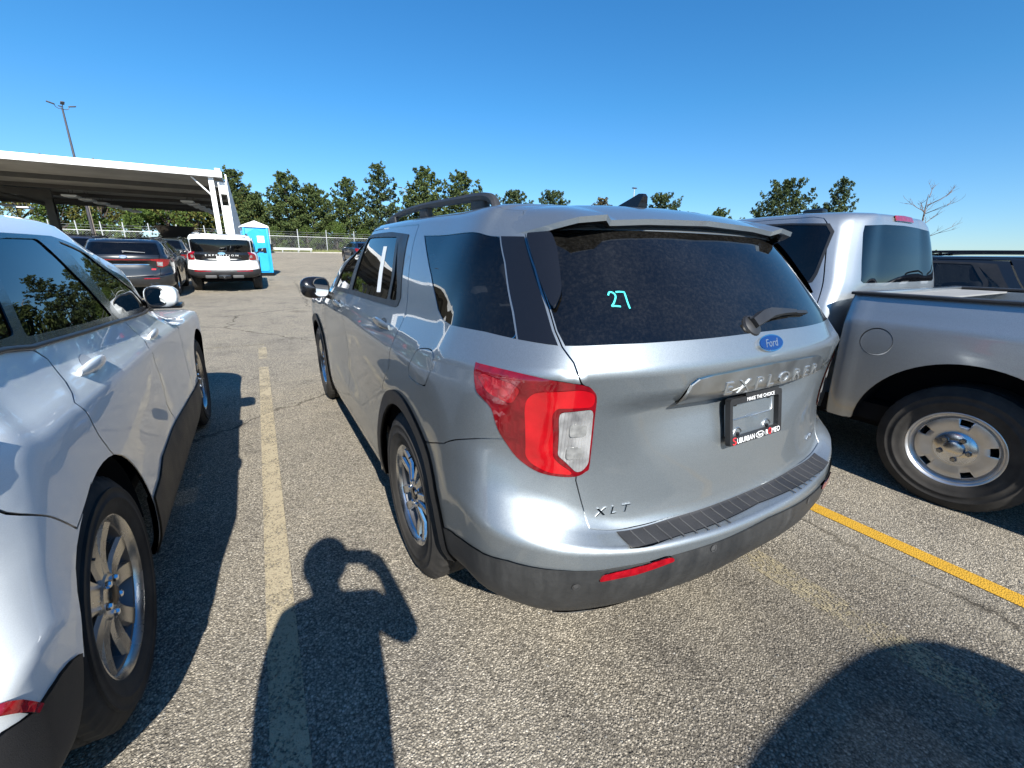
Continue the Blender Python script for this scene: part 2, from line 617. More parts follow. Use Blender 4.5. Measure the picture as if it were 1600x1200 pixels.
def body_panels(net, parent, holes, gaps, seeds, mats, step=0.05, skirt=0.012, vrange=None, default='body_panel'):
    """cut the body half into panels along gap strips and holes; seeds: name -> ((u,v), both) ;
    both=True joins the mirrored half (panel crosses the centre), else a mirrored copy is its own part"""
    v0, v1 = vrange or (net.v[0], net.vmax)
    us = np.linspace(0, net.umax, int(net.umax / step) + 1)
    vs = np.linspace(v0, v1, int((v1 - v0) / step) + 1)
    us = np.unique(np.round(np.concatenate([us]), 6))
    G = np.array([(u, v) for u in us for v in vs])
    V, F = triangulate(G, list(holes) + list(gaps), step)
    cen = V[F].mean(1)
    keep = (cen[:, 1] > v0) & (cen[:, 1] < v1) & (cen[:, 0] > 0) & (cen[:, 0] < net.umax)
    V[:, 0] = np.clip(V[:, 0], 0, net.umax); V[:, 1] = np.clip(V[:, 1], v0, v1)
    for h in list(holes) + list(gaps):
        keep &= ~inside(cen, h)
    F = F[keep]; cen = cen[keep]
    # connected components
    par = list(range(len(V)))
    def find(a):
        while par[a] != a:
            par[a] = par[par[a]]; a = par[a]
        return a
    eds = {}
    fpar = list(range(len(F)))
    def ffind(a):
        while fpar[a] != a:
            fpar[a] = fpar[fpar[a]]; a = fpar[a]
        return a
    for k, f in enumerate(F):
        for q in range(3):
            e = (min(f[q], f[(q + 1) % 3]), max(f[q], f[(q + 1) % 3]))
            if e in eds:
                a, b = ffind(k), ffind(eds[e])
                if a != b: fpar[a] = b
            else:
                eds[e] = k
    lab = np.array([ffind(k) for k in range(len(F))])
    names = {}
    for nm, (uv, both) in seeds.items():
        k = int(np.argmin(((cen - np.array(uv)) ** 2).sum(1)))
        names.setdefault(lab[k], (nm, both))
    out = {}
    rest = []
    for L in np.unique(lab):
        sel = F[lab == L]
        if L not in names:
            rest.append(sel); continue
        nm, both = names[L]
        idx, inv = np.unique(sel, return_inverse=True)
        d = sheet(net, V[idx], inv.reshape(-1, 3), 0.0, skirt)
        base = nm.split('#')[0]
        mat = mats.get(nm, mats['*'])
        if both:
            out[nm] = [emit(base, merge(d, mirror_mesh(*d)), mat, parent)]
        else:
            out[nm] = [emit(base, d, mat, parent), emit(base, mirror_mesh(*d), mat, parent)]
    rest = [s for s in rest if len(s) > 1]
    if rest:
        sel = np.concatenate(rest)
        idx, inv = np.unique(sel, return_inverse=True)
        d = sheet(net, V[idx], inv.reshape(-1, 3), 0.0, skirt)
        out[default] = [emit(default, merge(d, mirror_mesh(*d)), mats['*'], parent)]
    return out

def patch(net, name, poly, mat, parent, offset=0.004, thick=0.012, step=0.04, holes=(), sides='LR', dome=0.0, label=None):
    """a piece laid on the body: outline in (u,v), proud by offset, its rim folded down by thick.
    sides: 'L', 'R', 'LR' (two parts) or 'C' (outline touches the centre line; halves are joined)"""
    poly = np.asarray(poly, float)
    lo, hi = poly.min(0), poly.max(0)
    us = np.arange(lo[0], hi[0] + step, step); vs = np.arange(lo[1], hi[1] + step, step)
    G = np.array([(u, v) for u in us for v in vs])
    G = G[inside(G, poly)] if len(G) else np.zeros((0, 2))
    V, F = triangulate(G, [poly] + list(holes), step)
    cen = V[F].mean(1)
    keep = inside(cen, poly)
    for h in holes:
        keep &= ~inside(cen, h)
    F = F[keep]
    idx, inv = np.unique(F, return_inverse=True)
    V = V[idx]; F = inv.reshape(-1, 3)
    off = offset
    d = sheet(net, V, F, off, thick)
    res = []
    if sides == 'C':
        res.append(emit(name, merge(d, mirror_mesh(*d)), mat, parent, label))
    else:
        if 'L' in sides: res.append(emit(name, d, mat, parent, label))
        if 'R' in sides: res.append(emit(name, mirror_mesh(*d), mat, parent, label))
    return res

def text_mesh(body, size=1.0, extrude=0.05, bevel=0.0, shear=0.0):
    cu = bpy.data.curves.new('lettering', 'FONT')
    cu.body = body; cu.size = size; cu.extrude = extrude; cu.shear = shear
    cu.align_x = 'CENTER'; cu.align_y = 'CENTER'; cu.resolution_u = 3
    if bevel: cu.bevel_depth = bevel
    o = bpy.data.objects.new('lettering', cu)
    me = bpy.data.meshes.new_from_object(o)
    V = np.array([tuple(v.co) for v in me.vertices]); F = [tuple(p.vertices) for p in me.polygons]
    bpy.data.objects.remove(o); bpy.data.curves.remove(cu); bpy.data.meshes.remove(me)
    return V, F

def place_text(name, body, mat, parent, fn, width=None, height=None, depth=0.003, shear=0.0, bold=0.0, sx=1.0):
    """flat lettering scaled to width x height then mapped by fn(a, b, c) -> 3D (c = height off the surface)"""
    V, F = text_mesh(body, 1.0, 0.5, 0.0, shear)
    lo, hi = V.min(0), V.max(0)
    V[:, :2] -= (lo[:2] + hi[:2]) / 2
    w, h = hi[0] - lo[0], hi[1] - lo[1]
    kx = width / w if width else height / h * sx
    ky = height / h if height else kx
    V[:, 0] *= kx; V[:, 1] *= ky
    V[:, 2] = (V[:, 2] - lo[2]) / max(hi[2] - lo[2], 1e-9) * depth
    P = [fn(*v) for v in V]
    # every letter is a piece of its own
    par = list(range(len(P)))
    def find(a):
        while par[a] != a:
            par[a] = par[par[a]]; a = par[a]
        return a
    for f in F:
        for q in f[1:]:
            a, b = find(f[0]), find(q)
            if a != b: par[a] = b
    groups = {}
    for f in F:
        groups.setdefault(find(f[0]), []).append(f)
    for fs in groups.values():
        idx = sorted({i for f in fs for i in f})
        mp = {k: i for i, k in enumerate(idx)}
        mesh_obj(name, [P[i] for i in idx], [tuple(mp[i] for i in f) for f in fs], mat, parent, smooth=False)

def rear_fn(net, xc, zc, off=0.0, tilt=0.0):
    """local map onto the rear of a body: a across, b up, c outward"""
    def f(a, b, c):
        x, z = xc + a, zc + b
        uv = net.rear([(-abs(x), z)])[0]
        p = net.eval([uv[0]], [uv[1]])[0]; n = net.normal(np.array([uv[0]]), np.array([uv[1]]))[0]
        if x > 0: p = p * [-1, 1, 1]; n = n * [-1, 1, 1]
        return p + n * (off + c)
    return f

def plane_fn(o, ex, ey, off=0.0):
    o, ex, ey = np.array(o, float), np.array(ex, float), np.array(ey, float)
    ex /= np.linalg.norm(ex); ey -= ex * (ex @ ey); ey /= np.linalg.norm(ey)
    n = np.cross(ex, ey)
    return lambda a, b, c: o + ex * a + ey * b + n * (off + c)
# ---------------------------------------------------------------- the silver SUV's body net
def explorer_rows():
    # rear part of every row: centre, -.35, -.60, corner start, corner mid, corner end
    R = [
     [(0,-.985,.375),(-.35,-.965,.362),(-.60,-.900,.320),(-.765,-.820,.325),(-.905,-.690,.375),(-.945,-.550,.390)],
     [(0,-1.070,.440),(-.35,-1.052,.435),(-.60,-.990,.425),(-.800,-.905,.430),(-.940,-.765,.450),(-.975,-.580,.460)],
     [(0,-1.112,.555),(-.35,-1.090,.555),(-.60,-1.030,.552),(-.820,-.935,.556),(-.955,-.780,.566),(-.985,-.580,.572)],
     [(0,-1.108,.632),(-.35,-1.085,.635),(-.60,-1.024,.641),(-.825,-.930,.672),(-.962,-.775,.704),(-.992,-.575,.716)],
     [(0,-1.010,.652),(-.35,-.996,.655),(-.60,-.958,.662),(-.785,-.892,.722),(-.940,-.745,.768),(-.982,-.565,.775)],
     [(0,-1.004,.690),(-.35,-.986,.692),(-.60,-.936,.700),(-.765,-.866,.782),(-.925,-.720,.826),(-.975,-.555,.832)],
     [(0,-.982,.890),(-.35,-.962,.890),(-.60,-.915,.890),(-.770,-.848,.900),(-.918,-.690,.925),(-.972,-.530,.930)],
     [(0,-.955,1.035),(-.35,-.936,1.035),(-.60,-.922,1.030),(-.782,-.850,.995),(-.920,-.685,1.005),(-.972,-.512,1.005)],
     [(0,-1.018,1.085),(-.35,-.996,1.085),(-.60,-.938,1.085),(-.795,-.852,1.082),(-.922,-.680,1.080),(-.970,-.495,1.075)],
     [(0,-1.022,1.165),(-.35,-1.002,1.164),(-.60,-.950,1.161),(-.798,-.866,1.158),(-.912,-.680,1.150),(-.957,-.480,1.140)],
     [(0,-.975,1.252),(-.35,-.953,1.250),(-.60,-.892,1.246),(-.748,-.820,1.241),(-.850,-.645,1.240),(-.898,-.470,1.238)],
     [(0,-.835,1.420),(-.35,-.818,1.418),(-.58,-.765,1.414),(-.690,-.700,1.410),(-.768,-.575,1.412),(-.815,-.450,1.414)],
     [(0,-.690,1.572),(-.35,-.672,1.570),(-.55,-.625,1.566),(-.640,-.580,1.562),(-.698,-.500,1.563),(-.736,-.410,1.566)],
     [(0,-.585,1.652),(-.35,-.570,1.648),(-.52,-.530,1.640),(-.595,-.500,1.632),(-.645,-.450,1.634),(-.678,-.385,1.640)],
     [(0,-.460,1.676),(-.34,-.450,1.672),(-.48,-.420,1.665),(-.530,-.415,1.660),(-.566,-.395,1.661),(-.588,-.365,1.664)],
     [(0,-.400,1.684),(-.06,-.400,1.684),(-.12,-.398,1.683),(-.155,-.395,1.682),(-.175,-.385,1.682),(-.187,-.365,1.682)],
    ]
    ys = [-.30, 0.0, .40, .85, 1.35, 1.85, 2.30]
    sx = [-.945,-.975,-.985,-.988,-.986,-.984,-.988,-.987,-.985,-.962,-.902,-.832,-.752,-.694,-.603,-.19]
    sz = [.262,.36,.45,.55,.66,.75,.90,.99,1.060,1.130,1.232,1.415,1.580,1.655,1.682,1.70]
    S = []
    for r in range(16):
        row = []
        for y in ys:
            t = max(0.0, y) / 2.3
            x, z, yy = sx[r], sz[r], y
            if r <= 3: z -= 0.035 * min(1, max(0, (y + .3) / .8)) * (1 if r < 2 else .6)
            if 4 <= r <= 8: x += 0.022 * math.exp(-((y - 1.35) / .55) ** 2) * {4: 1, 5: 1, 6: 1, 7: .7, 8: .35}[r]   # door sides fall in between the wheels
            if r == 10: z -= 0.022 * t; x -= 0.012 * math.sin(math.pi * min(1, t))
            if r in (11, 12, 13, 14): x -= 0.012 * math.sin(math.pi * min(1, t + .2))
            if r >= 12: z += {12: .035, 13: .030, 14: .012, 15: .004}[r] * math.sin(math.pi * min(1.0, .15 + t * .75)) - .012
            if r >= 11 and y > 1.3:                                # door glass and roof sweep back to the A pillar
                k = (y - 1.3)
                yy = 1.3 + k * {11: .80, 12: .42, 13: .30, 14: .25, 15: .22}[r]
                if r >= 12: z -= .05 * k ** 2
            row.append((x, yy, z))
        S.append(row)
    fx = [-.93, -.955, -.968, -.972, -.975, -.978, -.985, -.982, -.975, -.945]
    fz = [.225, .31, .41, .51, .63, .74, .89, .97, 1.03, 1.095]
    ftop = {10: [(-.872,2.62,1.175),(-.74,2.76,1.165),(-.60,2.86,1.160),(-.50,2.90,1.158),(-.38,2.94,1.156),(-.2,2.97,1.155),(0,2.98,1.155)],
            11: [(-.775,2.22,1.385),(-.66,2.34,1.390),(-.54,2.43,1.395),(-.45,2.47,1.398),(-.34,2.50,1.40),(-.18,2.53,1.402),(0,2.54,1.403)],
            12: [(-.69,1.80,1.570),(-.58,1.88,1.580),(-.48,1.95,1.586),(-.40,1.98,1.59),(-.30,2.01,1.593),(-.16,2.03,1.595),(0,2.04,1.596)],
            13: [(-.63,1.62,1.635),(-.54,1.68,1.645),(-.45,1.73,1.65),(-.37,1.76,1.653),(-.28,1.78,1.656),(-.15,1.80,1.658),(0,1.81,1.659)],
            14: [(-.54,1.45,1.675),(-.46,1.49,1.683),(-.38,1.52,1.686),(-.31,1.54,1.688),(-.24,1.555,1.69),(-.12,1.565,1.691),(0,1.57,1.691)],
            15: [(-.18,1.10,1.712),(-.16,1.12,1.712),(-.13,1.13,1.713),(-.11,1.14,1.713),(-.08,1.15,1.713),(-.04,1.155,1.713),(0,1.16,1.713)]}
    fr = {0: 3.78, 1: 3.88, 2: 3.93, 3: 3.95, 4: 3.955, 5: 3.955, 6: 3.94, 7: 3.92, 8: 3.90, 9: 3.83}
    for r in range(16):
        row = R[r] + S[r]
        if r <= 9:
            x, z, f = fx[r], fz[r], fr[r]
            row += [(x, 2.75, z), (x, 3.05, z), (x - .0, 3.42, z - .02 * (r > 7)), (x + .07, f - .26, z - .04 * (r > 7)), (x + .22, f - .12, z - .06 * (r > 7)), (-.38, f - .03, z - .08 * (r > 7)), (0, f, z - .08 * (r > 7))]
        else:
            row += ftop[r]
        R[r] = row
    # rows close either side of the bumper edge and the shoulder line make them crisp creases
    out = []
    mixr = lambda a, b, t: [tuple(p * (1 - t) + q * t for p, q in zip(u, w)) for u, w in zip(a, b)]
    for k, row in enumerate(R):
        if k == 3: out.append(mixr(R[2], row, .80))
        if k == 9: out.append(mixr(R[8], row, .78))
        out.append(row)
        if k == 3: out.append(mixr(row, R[4], .17))
        if k == 9: out.append(mixr(row, R[10], .16))
    return out
EX_V = [.25, .40, .52, .60, .62, .6336, .70, .76, .90, 1.02, 1.07, 1.1324, 1.15, 1.166, 1.25, 1.44, 1.61, 1.70, 1.82, 2.25]
# ---------------------------------------------------------------- shared materials
M = {}
def build_mats():
    M['silver'] = paint('silver metallic paint', (0.272, 0.303, 0.324), metal=0.84, rough=0.46, dust=0.12, flake=0.14)
    M['white'] = paint('pearl white paint', (0.80, 0.84, 0.85), metal=0.0, rough=0.35, dust=0.10, flake=0.05)
    M['bright_white'] = paint('plain white paint', (0.82, 0.82, 0.81), metal=0.0, rough=0.35, dust=0.08)
    M['truck_silver'] = paint('truck silver paint', (0.36, 0.385, 0.405), metal=0.80, rough=0.43, dust=0.10, flake=0.16)
    M['black_paint'] = paint('black paint', (0.008, 0.009, 0.011), metal=0.0, rough=0.3, dust=0.035)
    M['green_paint'] = paint('dark green grey paint', (0.022, 0.030, 0.027), metal=0.4, rough=0.35, dust=0.06)
    M['blue_paint'] = paint('dark blue paint', (0.010, 0.022, 0.055), metal=0.3, rough=0.32, dust=0.05)
    M['gloss_black'] = paint('gloss black trim', (0.006, 0.006, 0.007), metal=0.0, rough=0.25, dust=0.010, coat=0.35)
    M['cladding'] = simple('textured black cladding', (0.022, 0.022, 0.024), 0.55, vary=0.25, scale=5, bump=0.25, bscale=420)
    # dust drying on the bumper plastic
    t = NT('dusty bumper plastic'); co = t.coord()
    n1 = t.noise(2.6, 6, 0.66, co); n2 = t.noise(60, 3, 0.7, co)
    mp = t.n('ShaderNodeMapping'); t.l(co, mp.inputs[0]); mp.inputs[3].default_value = (22, 22, 2.2)
    n3 = t.noise(1.0, 4, 0.6, mp.outputs[0])
    k = t.math('MULTIPLY', t.ramp(n1.outputs[0], [(0.3, 0.15), (0.72, 1.0)]), t.ramp(n3.outputs[0], [(0.35, 0.3), (0.7, 1.0)]))
    k = t.math('MULTIPLY', k, t.ramp(n2.outputs[0], [(0.3, 0.6), (0.7, 1.0)]))
    t.set(color=t.ramp(k, [(0.02, (0.015, 0.016, 0.0175)), (0.95, (0.056, 0.056, 0.055))]), rough=t.ramp(k, [(0, 0.42), (1, 0.8)]))
    t.set(normal=t.bump(t.noise(420, 3, 0.6, co).outputs[0], 0.2, 0.002))
    M['bumper_plastic'] = t.m
    M['white_cup_shade'] = simple('shaded white handle cup', (.42, .44, .46), .4, vary=.08)  # body white darkened, paints the shade inside the handle recess
    M['letter_silver'] = simple('bright satin lettering', (.50, .52, .53), .38, .9, vary=.05)
    M['pad_rib'] = simple('worn pad rib', (.055, .055, .056), .5, vary=.2)
    M['skid'] = simple('satin grey skid strip', (.30, .305, .31), .4, .3, vary=.15, scale=12)
    M['rubber_trim'] = simple('black rubber trim', (0.016, 0.016, 0.017), 0.45, vary=0.2)
    M['dark'] = simple('dark underbody', (0.008, 0.008, 0.009), 0.9, vary=0.2, spec=0.2)
    M['interior'] = simple('dark cloth interior', (0.028, 0.029, 0.032), 0.85, vary=0.2, bump=0.3, bscale=300)
    M['interior_grey'] = simple('grey headliner', (0.22, 0.22, 0.22), 0.9, vary=0.1)
    M['chrome'] = simple('chrome', (0.72, 0.73, 0.74), 0.10, 1.0, vary=0.04, bump=0.04, bscale=40)
    M['chrome_dusty'] = simple('dusty satin chrome', (0.52, 0.545, 0.56), 0.36, 1.0, vary=0.12, scale=14, bump=0.12, bscale=30)
    M['chrome_dark'] = simple('dark chrome lettering', (0.24, 0.24, 0.25), 0.2, 1.0, vary=0.06)
    M['bulb'] = simple('pale bulb reflector', (0.36, 0.36, 0.35), 0.16, 0.5, vary=0.25, scale=60)
    M['mirror'] = simple('mirror glass', (0.45, 0.46, 0.48), 0.01, 1.0, vary=0.01)
    M['red_lens'] = lens('red lens', (0.27, 0.004, 0.009), 0.10, 38)
    M['red_bright'] = lens('bright red light guide', (0.43, 0.004, 0.009), 0.12, 0)
    M['red_dark'] = lens('dark red lens with cells', (0.155, 0.003, 0.007), 0.06, 26)
    M['clear_lens'] = clear_lens()
    M['white_letter'] = simple('white lettering', (0.8, 0.8, 0.8), 0.4, vary=0.03)
    M['red_letter'] = simple('red lettering', (0.65, 0.03, 0.04), 0.4, vary=0.03)
    M['cyan_marker'] = simple('turquoise paint marker', (0.05, 0.62, 0.60), 0.5, vary=0.1, scale=60)
    M['paper'] = simple('white paper sticker', (0.78, 0.78, 0.76), 0.6, vary=0.04)
    M['badge_blue'] = simple('blue enamel', (0.006, 0.020, 0.105), 0.12, vary=0.05, coat=1.0)
    M['plate_white'] = simple('white number plate', (0.75, 0.76, 0.76), 0.4, vary=0.05)
    M['tint'] = glass('privacy glass', (0.55, 0.62, 0.70), 0.24, dust=0.03)
    M['tint_rear'] = glass('dusty privacy rear glass', (0.5, 0.55, 0.62), 0.07, dust=0.05)
    M['tint_deep'] = glass('deep tinted glass', (0.5, 0.55, 0.6), 0.05, dust=0.02)
    M['clear_glass'] = glass('lightly tinted glass', (0.80, 0.92, 0.88), 0.62, dust=0.02)
    M['alloy'] = simple('bright alloy wheel', (0.62, 0.63, 0.65), 0.22, 1.0, vary=0.06, scale=10, bump=0.05, bscale=120)
    M['alloy_grey'] = simple('machined grey alloy wheel', (0.50, 0.49, 0.48), 0.26, 1.0, vary=0.10, scale=10)
    M['barrel'] = simple('dark wheel barrel', (0.10, 0.10, 0.105), 0.4, 0.6, vary=0.2)
    M['steel_wheel'] = simple('silver painted steel wheel', (0.60, 0.60, 0.60), 0.34, 0.85, vary=0.12, scale=14, coat=0.4)
    M['brake'] = simple('brake disc steel', (0.16, 0.15, 0.14), 0.4, 0.9, vary=0.3, scale=30)
    # tyre rubber, dusty brown-grey
    t = NT('tyre rubber'); co = t.coord()
    n1 = t.noise(6, 6, 0.65, co)
    t.set(color=t.ramp(n1.outputs[0], [(0.3, (0.018, 0.0175, 0.017)), (0.75, (0.056, 0.051, 0.046))]), rough=0.78, spec=0.3)
    t.set(normal=t.bump(t.noise(220, 3, 0.6, co).outputs[0], 0.25, 0.002))
    M['tyre'] = t.m

def lens(name, col, rough, cells):
    t = NT(name); co = t.coord()
    t.set(color=col, rough=rough, coat=1.0, coat_rough=0.03, spec=0.6)
    if not cells:
        nz = t.noise(9.0, 3, .5, co)
        t.set(color=t.ramp(nz.outputs[0], [(.35, tuple(c * .72 for c in col)), (.65, tuple(c * 1.15 for c in col))]), normal=t.bump(t.noise(30, 2, .5, co).outputs[0], .08, .01))
    if cells:
        vo = t.n('ShaderNodeTexVoronoi'); vo.inputs['Scale'].default_value = cells; vo.distance = 'CHEBYCHEV'
        t.l(co, vo.inputs['Vector'])
        t.set(normal=t.bump(vo.outputs['Distance'], 0.35, 0.01))
        t.set(color=t.ramp(vo.outputs['Distance'], [(0.0, tuple(c * 1.25 for c in col)), (0.6, tuple(c * 0.75 for c in col))]))
    return t.m

def clear_lens():
    t = NT('clear ribbed lens'); co = t.coord()
    w = t.n('ShaderNodeTexWave'); w.wave_type = 'BANDS'; w.bands_direction = 'X'; w.inputs['Scale'].default_value = 34.0
    t.l(co, w.inputs['Vector'])
    n = t.noise(16, 3, 0.5, co)
    t.set(color=t.ramp(n.outputs[0], [(0.35, (0.20, 0.20, 0.205)), (0.65, (0.48, 0.48, 0.48))]), metal=0.35, rough=0.16, coat=1.0, coat_rough=0.02)
    t.set(normal=t.bump(w.outputs[0], 0.5, 0.006))
    return t.m

# ---------------------------------------------------------------- wheels (outer face towards -x)
def make_wheel(parent, loc, R, rim, width, style, left=True, mats=None, rot=0.0, detail=True, lug=1.0):
    mt = mats or {}
    n = 72 if detail else 36
    bm = bmesh.new()
    w = width / 2
    sh = w - 0.018
    prof = [(rim - .012, w - .03), (rim - .004, w - .012), (rim + .012, w - .004), (rim + .03, w + .002), (rim + (R - rim) * .34, w + .0045), (rim + (R - rim) * .36, w + .0075), (rim + (R - rim) * .42, w + .0075), (rim + (R - rim) * .44, w + .005), (rim + (R - rim) * .60, w + .0055), (rim + (R - rim) * .62, w + .0075), (rim + (R - rim) * .66, w + .0065), (R - .045, w - .002), (R - .022, w - .010), (R - .010, sh - .002)]
    tread = []
    ng = 4
    xs = np.linspace(sh - .01, -(sh - .01), 21)
    for i, x in enumerate(xs):
        tread.append((R - (.009 if i in (5, 10, 15) else 0.0), x))
    prof = [(r, -h) for r, h in prof] + [(r, -h) for r, h in tread] + [(r, h) for r, h in prof[::-1]]
    rings = []
    N = n * 2 if detail else n
    for r, h in prof:
        ring = []
        for k in range(N):
            rr = r
            if detail and r > R - .012 and abs(h) > sh * .42 and k % 3 == 0:
                rr = r - (.007 if R < .392 or R > .3935 else .007) * lug
            a = 2 * math.pi * k / N
            ring.append(bm.verts.new((h, rr * math.cos(a), rr * math.sin(a))))
        rings.append(ring)
    for a, b in zip(rings[:-1], rings[1:]):
        for k in range(N):
            bm.faces.new((a[k], a[(k + 1) % N], b[(k + 1) % N], b[k]))
    tyre = bm_obj('wheel', bm, M['tyre'], parent, 50)
    tyre.location = loc
    tyre.rotation_euler = (rot, 0, 0 if left else math.pi)
    # rim barrel and lip
    f = -w + .012
    bm = bmesh.new()
    add_lathe(bm, [(rim + .004, f + .010), (rim + .006, f + .001), (rim - .004, f - .003), (rim - .014, f + .004), (rim - .022, f + .02), (rim - .045, f + .075), (rim - .06, w - .03), (rim - .055, w - .028), (rim - .036, f + .078), (rim - .006, f + .03)], n, 'x', closed=True)
    mat = mt.get('rim', M['alloy'])
    rimo = bm_obj('rim', bm, mat, tyre, 40)
    if style != 'steel':
        bm = bmesh.new()
        add_lathe(bm, [(rim - .024, f + .021), (rim - .047, f + .076), (rim - .062, w - .031), (rim - .075, w - .031), (rim - .052, f + .08), (rim - .030, f + .024)], n, 'x', closed=True)
        bm_obj('rim_barrel', bm, M['barrel'], tyre, 40)
    bm = bmesh.new()
    add_lathe(bm, [(.02, .02), (rim * .62, .02), (rim * .62, .035), (.02, .035)], 40, 'x')
    bm_obj('brake_disc', bm, M['brake'], tyre, 40)
    bm = bmesh.new()
    add_lathe(bm, [(.001, w - .05), (rim - .05, w - .05), (rim - .05, w - .04), (.001, w - .04)], 32, 'x')
    bm_obj('wheel_back', bm, M['dark'], tyre, 40)
    if style == 'steel':
        bm = bmesh.new()
        g = f
        prof = [(rim - .012, g + .012), (rim - .022, g + .022), (rim - .030, g + .046), (rim - .040, g + .050), (rim * .80, g + .034), (rim * .66, g + .030), (rim * .52, g + .042), (rim * .44, g + .038), (rim * .43, g + .05), (rim * .40, g + .06), (.02, g + .06)]
        # ring of slots: cut by skipping faces between the two mid rings
        NN = 120
        rings = []
        for r, h in prof:
            rings.append([bm.verts.new((h, r * math.cos(2 * math.pi * k / NN), r * math.sin(2 * math.pi * k / NN))) for k in range(NN)])
        for i, (a, b) in enumerate(zip(rings[:-1], rings[1:])):
            for k in range(NN):
                if i == 4 and (k % 24) < 6:
                    continue
                bm.faces.new((a[k], b[k], b[(k + 1) % NN], a[(k + 1) % NN]))
        disc = bm_obj('wheel_disc', bm, mat, tyre, 50)
        md = disc.modifiers.new('t', 'SOLIDIFY'); md.thickness = .006; md.offset = -1
        bm = bmesh.new()
        add_lathe(bm, [(.105, g + .046), (.103, g + .030), (.085, g + .020), (.052, g + .017), (.046, g - .004), (.030, g - .009), (.001, g - .010)], 48, 'x')
        bm_obj('hub_cap', bm, M['alloy'], tyre, 40)
        for k in range(5):
            a = 2 * math.pi * k / 5 + .5
            bm = bmesh.new()
            add_lathe(bm, [(.017, g + .03), (.017, g + .010), (.013, g + .004), (.011, g + .002), (.001, g + .002)], 6, 'x', c=(0, .068 * math.cos(a), .068 * math.sin(a)))
            bm_obj('lug_nut', bm, M['chrome_dark'], tyre, 30)
        return tyre
    # alloy spokes
    bm = bmesh.new()
    for k in range(5):
        base = 2 * math.pi * k / 5 + math.pi / 2
        arms = [(-.24, -.19), (.24, .19)] if style == 'twin' else [(-.16, -.27), (.16, .27)]
        for a_in, a_out in arms:
            pts = []
            for t in np.linspace(0, 1, 7):
                r = .055 + (rim - .012 - .055) * t
                ang = base + (a_in * (1.6 if style == 'twin' else 1) * (1 - t) + a_out * t) * (1.0 if style != 'twin' else (.75 + .25 * t))
                wd = (.0165 + .0085 * t) if style == 'twin' else (.034 + .004 * t)
                hx = f + (.018 + .020 * math.sin(math.pi * min(1, t * .9 + .12)) * .8 if style != 'twin' else .016 + .016 * (1 - abs(2 * t - 1)))
                c = Vector((hx, r * math.cos(ang), r * math.sin(ang)))
                tg = Vector((0, -math.sin(ang), math.cos(ang)))
                pts.append((c, tg, wd))
            sec = []
            for c, tg, wd in pts:
                sec.append([bm.verts.new(c + tg * s * wd + Vector((d, 0, 0))) for s, d in ((-1.0, .045), (-1.0, .010), (-.72, 0.0), (.72, 0.0), (1.0, .010), (1.0, .045))])
            for a, b in zip(sec[:-1], sec[1:]):
                for q in range(6):
                    bm.faces.new((a[q], a[(q + 1) % 6], b[(q + 1) % 6], b[q]))
            bm.faces.new(sec[0]); bm.faces.new(sec[-1][::-1])
    bm_obj('spokes', bm, mat, tyre, 25)
    bm = bmesh.new()
    add_lathe(bm, [(.085, f + .07), (.083, f + .034), (.070, f + .022), (.036, f + .018), (.001, f + .018)], 40, 'x')
    bm_obj('hub', bm, mat, tyre, 35)
    bm = bmesh.new()
    add_lathe(bm, [(.032, f + .022), (.031, f + .012), (.024, f + .008), (.001, f + .007)], 32, 'x')
    bm_obj('hub_cap', bm, mt.get('cap', M['chrome_dark']), tyre, 35)
    if detail:
        for k in range(5):
            a = 2 * math.pi * k / 5 + math.pi / 2 + math.pi / 5
            bm = bmesh.new()
            add_lathe(bm, [(.0125, f + .04), (.0125, f + .012), (.009, f + .006), (.001, f + .005)], 6, 'x', c=(0, .057 * math.cos(a), .057 * math.sin(a)))
            bm_obj('lug_nut', bm, M['chrome'], tyre, 30)
        bm = bmesh.new()
        a = base
        add_tube(bm, [(f + .05, (rim - .05) * math.cos(a + .62), (rim - .05) * math.sin(a + .62)), (f + .03, (rim - .062) * math.cos(a + .62), (rim - .062) * math.sin(a + .62)), (f + .012, (rim - .07) * math.cos(a + .62), (rim - .07) * math.sin(a + .62))], [.004, .004, .0045], 8)
        bm_obj('valve', bm, M['rubber_trim'], tyre, 40)
    return tyre

def rounded_block(name, c, s, mat, parent, bevel=0.04, rot=None, seg=3):
    bm = bmesh.new()
    m = Matrix.Translation(Vector(c)) @ (rot.to_4x4() if rot is not None else Matrix.Identity(4)) @ Matrix.Diagonal((s[0], s[1], s[2], 1))
    r = bmesh.ops.create_cube(bm, size=1.0, matrix=m)
    bmesh.ops.bevel(bm, geom=list(bm.edges), offset=min(bevel, min(s) * .45), segments=seg, profile=0.5, affect='EDGES')
    return bm_obj(name, bm, mat, parent, 60)

def add_seats(root, rows, width=.52, grey=None):
    """rows: list of (y of seat back base, z, [x centres])"""
    for y, z, xs in rows:
        for x in xs:
            tilt = Matrix.Rotation(rad(-14), 3, 'X')
            s = rounded_block('seat', (x, y + .26, z + .06), (width, .52, .16), M['interior'], root, .05)
            rounded_block('seat_back', (x, y - .08, z + .36), (width * .92, .14, .60), M['interior'], s, .05, tilt)
            rounded_block('headrest', (x, y - .19, z + .76), (.26, .10, .18), M['interior'], s, .045, tilt)

